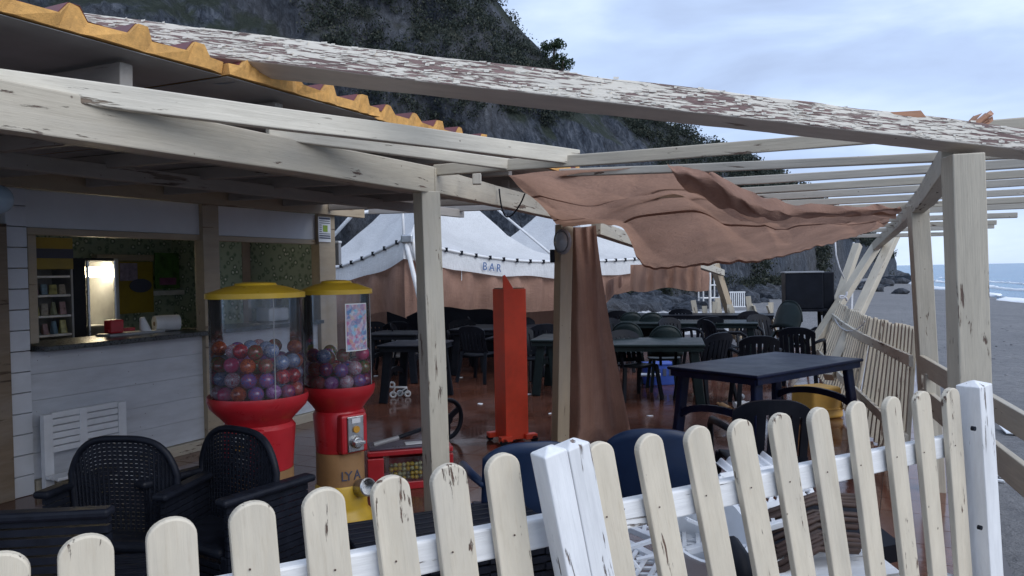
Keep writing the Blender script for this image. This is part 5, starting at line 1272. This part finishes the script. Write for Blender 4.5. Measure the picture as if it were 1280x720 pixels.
# white sheeting / rubble mound
mb = MB()
def mound(u, v):
    p = at(742+190*u, 341, 21+9*v); h = .95*math.sin(math.pi*min(1, v*1.0+.1))*(.5+.6*mnoise.noise(Vector((u*5, v*3, 2)))+.25*mnoise.noise(Vector((u*21, v*12, 5))))*math.sin(math.pi*u)**.4
    return (p.x, p.y, -.55+max(0, h)+.5*v)
mb.grid(mound, 70, 26); tag(mb.build('rubble_mound', plain('pale_rubble', (.36, .36, .37), .9, .5, scale=3, bmp=.9, dirt=(.08, .08, .09), dirtamt=.9), smooth=True), 'pale mound of rubble and sheeting behind the far tables', 'rubble', kind='stuff')

# ---------------------------------------------------------------- debris behind the fence
def lattice(lab, M4, w_, h_, pitch=.075):
    t = thing('lattice_panel', lab, 'lattice', M=M4)
    for s_ in (-1, 1):
        k = -int(h_/pitch)-1
        while k*pitch < w_+h_:
            x0 = k*pitch
            if s_ > 0: pts = [(max(0, x0), max(0, -x0)), (min(w_, x0+h_), min(h_, w_-x0))]
            else: pts = [(max(0, x0), min(h_, h_+x0) if x0 < 0 else h_), (min(w_, x0+h_), max(0, h_-(w_-x0)) if x0+h_ > w_ else 0)]
            (xa, ya), (xb, yb) = pts
            if xb-xa > .03: MB().bar((xa, ya, .006*s_), (xb, yb, .006*s_), .016, .006).build('lath', M['whitepl'], t, local=True)
            k += 1
    for a, b in (((0, 0, 0), (w_, 0, 0)), ((0, h_, 0), (w_, h_, 0)), ((0, 0, 0), (0, h_, 0)), ((w_, 0, 0), (w_, h_, 0))): MB().bar(a, b, .03, .026).build('frame', M['whitepl'], t, local=True, bevel=.003)
    return t
def frame3(o, x, y):     # matrix from a corner and two directions
    x = Vector(x).normalized(); y = (Vector(y)-x*Vector(y).dot(x)).normalized(); Mx = Matrix((x, y, x.cross(y))).transposed().to_4x4(); Mx.translation = o; return Mx
o, px_, py_ = at(856, 690, 2.9), at(990, 650, 3.25), at(850, 628, 3.5)
lattice('white lattice panel slumped flat behind the right-hand pickets', frame3(o, px_-o, py_-o), (px_-o).length, .45)
o, px_, py_ = at(760, 745, 2.5), at(850, 715, 2.6), at(752, 690, 2.9)
lattice('second white lattice panel lying behind the paired white posts', frame3(o, px_-o, py_-o), (px_-o).length, .42)
# corrugated white sheet
o, px_, py_ = at(934, 592, 3.7), at(968, 586, 3.75), at(938, 560, 3.95); Mx = frame3(o, px_-o, py_-o)
mb = MB(); mb.grid(lambda u, v: (u*.30-.1, v*.15, .012*math.cos(u*2*math.pi*6)), 72, 2); tag(mb.build('corrugated_sheet', M['whitepl'], None, Mx, smooth='all', solid=.003), 'white corrugated plastic sheet leaning behind the fence rail', 'sheet')
# brown cane roll
t = thing('cane_screen', 'bundle of dark brown cane slats lying behind the right-hand pickets', 'screen', tuple(onz(1010, 700, 0)[:2])+(0,))
for k in range(17):
    y = 628+4.3*k; a = at(948+2*k+random.uniform(-8, 8), y+16+random.uniform(-4, 4), 3.3-.02*k); b = at(1082+random.uniform(-14, 10), y-6+random.uniform(-7, 7), 3.5-.03*k)
    m = (a+b)/2+Vector((0, 0, .05)); MB().tube([a, m, b], .009+.004*random.random(), 6).build('cane', M['browncane'], t, world=True, smooth='all')
MB().box((0, 0, 0), (.62, .42, .10)).build('core', M['black'], t, frame3(at(1016, 672, 3.62), Vector((1, .3, .06)), Vector((-.3, 1, .3))))
o = at(1000, 716, 3.0); tag(MB().box((0, 0, 0), (.75, .22, .03)).build('white_plank', M['white_wood'], None, frame3(o, Vector((1, .25, .02)), Vector((-.25, 1, .2)))), 'white board lying beneath the cane bundle behind the fence', 'board')
# white bucket-like shell and black hose
q = at(857, 672, 3.0); t = thing('white_tub', 'cracked white plastic tub behind the pickets under the white rail', 'tub', M=TR(q.x, q.y, q.z-.12, 0, R(35), R(10)))
MB().lathe([(.001, 0), (.10, 0), (.14, .02), (.16, .28), (.175, .285), (.175, .27), (.165, .265), (.145, .03), (.001, .012)], 28).build('shell', M['whitepl'], t, local=True, smooth=True); MB().tube([(.17*math.cos(a), .17*math.sin(a), .2+.03*math.sin(a)) for a in ring_pts(.3, 2.8, 12)], .006, 6).build('handle', M['greypl'], t, local=True)
mb = MB(); mb.tube([at(905, 675, 2.7), at(912, 680, 2.65), at(922, 700, 2.6), at(930, 740, 2.55)], [.012, .035, .045, .04], 10); tag(mb.build('black_hose', M['black'], smooth='all'), 'thick black hose end sticking up behind the pickets', 'hose')
for k, (x0, y0, x1, y1, d, lab) in enumerate(((838, 612, 846, 700, 2.75, 'loose white lath standing upright behind the fence rail'), (796, 700, 842, 690, 2.6, 'loose white lath lying across the lattice behind the paired posts'), (960, 618, 1012, 612, 3.3, 'loose white lath lying level just above the cane bundle'), (770, 676, 800, 712, 2.55, 'loose white lath slanting down beside the paired white posts'))):
    tag(beam('white_lath', at(x0, y0, d), at(x1, y1, d), .022, .008, M['whitepl'], None, segs=2, bevel=0), lab, 'lath')

# white cord hanging from the pergola end, thin cords under the tent edge
mb = MB(); mb.tube([at(1044, 300, 10.9), at(1045, 318, 10.9), at(1049, 334, 10.9), at(1055, 348, 10.9)], .010, 6)
tag(mb.build('string', M['rope'], smooth='all'), 'white cord dangling in front of the dark rocks near the leaning posts', 'cord')
for x, y0, y1, d in ((577, 330, 352, 11.4), (475, 338, 356, 11.6)):
    mb = MB(); mb.tube([at(x, y0, d), at(x, y1, d)], .006, 5); tag(mb.build('tie_cord', M['rope']), 'thin white tie cord hanging over the brown side cloth of the lettered tent', 'cord', 'tie cords on the lettered tent')

# nails on the pickets where they meet the rail
NAIL = MB().lathe([(.0022, 0), (.0022, .0015), (.0001, .002)], 8).mesh('nail'); NAIL.materials.append(M['browncane'])
for (x, y, sh_, _) in PK:
    if y > 640: continue
    yy = interp([(432, 712), (1178, 558)], x); k_ = (yy-y)/(720-y)
    for dx in (random.uniform(-.012, .012),):
        p = fpl(x+sh_*k_, yy+random.uniform(-3, 3), -.0125)+FD*dx; Mx = axis_matrix(p, p-FN) @ Matrix.Rotation(R(90), 4, 'Y'); shared('nail', NAIL, FE, Mx)
# curled paint flakes lifting off the long beam
mb = MB(); fl_ = (FB1-FB0).length; Mf = axis_matrix(FB0, FB1)
for _ in range(420):
    u = random.random(); h = (.134+(.092-.134)*u)/2; q = R(-20)+(R(-12)-R(-20))*u; zz = random.uniform(-.9, .95)*h; L_ = random.uniform(.008, .03); w_ = random.uniform(.003, .009); cu = random.uniform(.002, .007)
    pts = []
    for a in (0, .5, 1):
        for b in (0, 1):
            yl = -h-.0015-cu*a*a; zl = zz+(b-.5)*w_
            pts.append(Mf @ Vector((u*fl_+a*L_, yl*math.cos(q)-zl*math.sin(q), yl*math.sin(q)+zl*math.cos(q))))
    mb.add(pts, [(0, 2, 3, 1), (2, 4, 5, 3)])
o = mb.build('paint_flakes', plain('flake_paint', (.70, .65, .56), .6), PG, world=True, solid=.0008); o['kind'] = 'stuff'
# pebbles and weed on the sand by the terrace
mb = MB()
for i in range(900):
    x = random.uniform(2.2, 26); y = random.uniform(2.5, 40)
    if inside(x, y) or wdist(x, y) < 2 or x < y*.45+1.0: continue
    r = random.choice((.015, .02, .03, .05))*random.uniform(.7, 1.3); rock_into(mb, Vector((x, y, beach_z(x, y)+r*.25)), r, i*.7, 1, .7)
tag(mb.build('beach_pebbles', plain('pebble', (.20, .20, .21), .8, .6, scale=.8)), 'scattered pebbles on the grey sand', 'pebbles', kind='stuff')
# extra dark furniture filling the space under the tents
table_at('dark table behind the cooler, close to the brown side cloth', 452, 520, 418, M['black'], .8)
table_at('dark narrow table between the red pillar and the gathered curtain', 662, 700, 425, M['green_black'], 1.0)
G2 = 'black chairs pushed around the tables past the curtain'
for x, d, rz in ((765, 12.2, 10), (850, 12.0, 30), (880, 12.6, 190), (905, 11.6, 100), (960, 12.4, 20), (925, 14.0, 200), (770, 15.0, 180), (850, 15.2, 170)):
    chair('black plastic chair pushed among the dark tables beyond the gathered curtain', x, d, rz, G2)

o, px_, py_ = at(918, 640, 3.5), at(1016, 622, 3.7), at(922, 598, 3.62)
lattice('white lattice panel standing upright behind the rail above the cane bundle', frame3(o, px_-o, py_-o), (px_-o).length, .17, .05)
for k, (x0, y0, x1, y1, d, lab) in enumerate(((770, 690, 838, 668, 2.7, 'loose white lath crossing the second lattice behind the paired posts'), (858, 648, 902, 668, 2.9, 'loose white lath leaning from the rail toward the tub'), (905, 690, 960, 676, 2.8, 'loose white lath lying beside the black hose end'), (1020, 700, 1090, 690, 3.1, 'loose white lath poking out of the cane bundle'))):
    tag(beam('white_lath', at(x0, y0, d), at(x1, y1, d), .024, .01, M['whitepl'], None, segs=2, bevel=0), lab, 'lath')
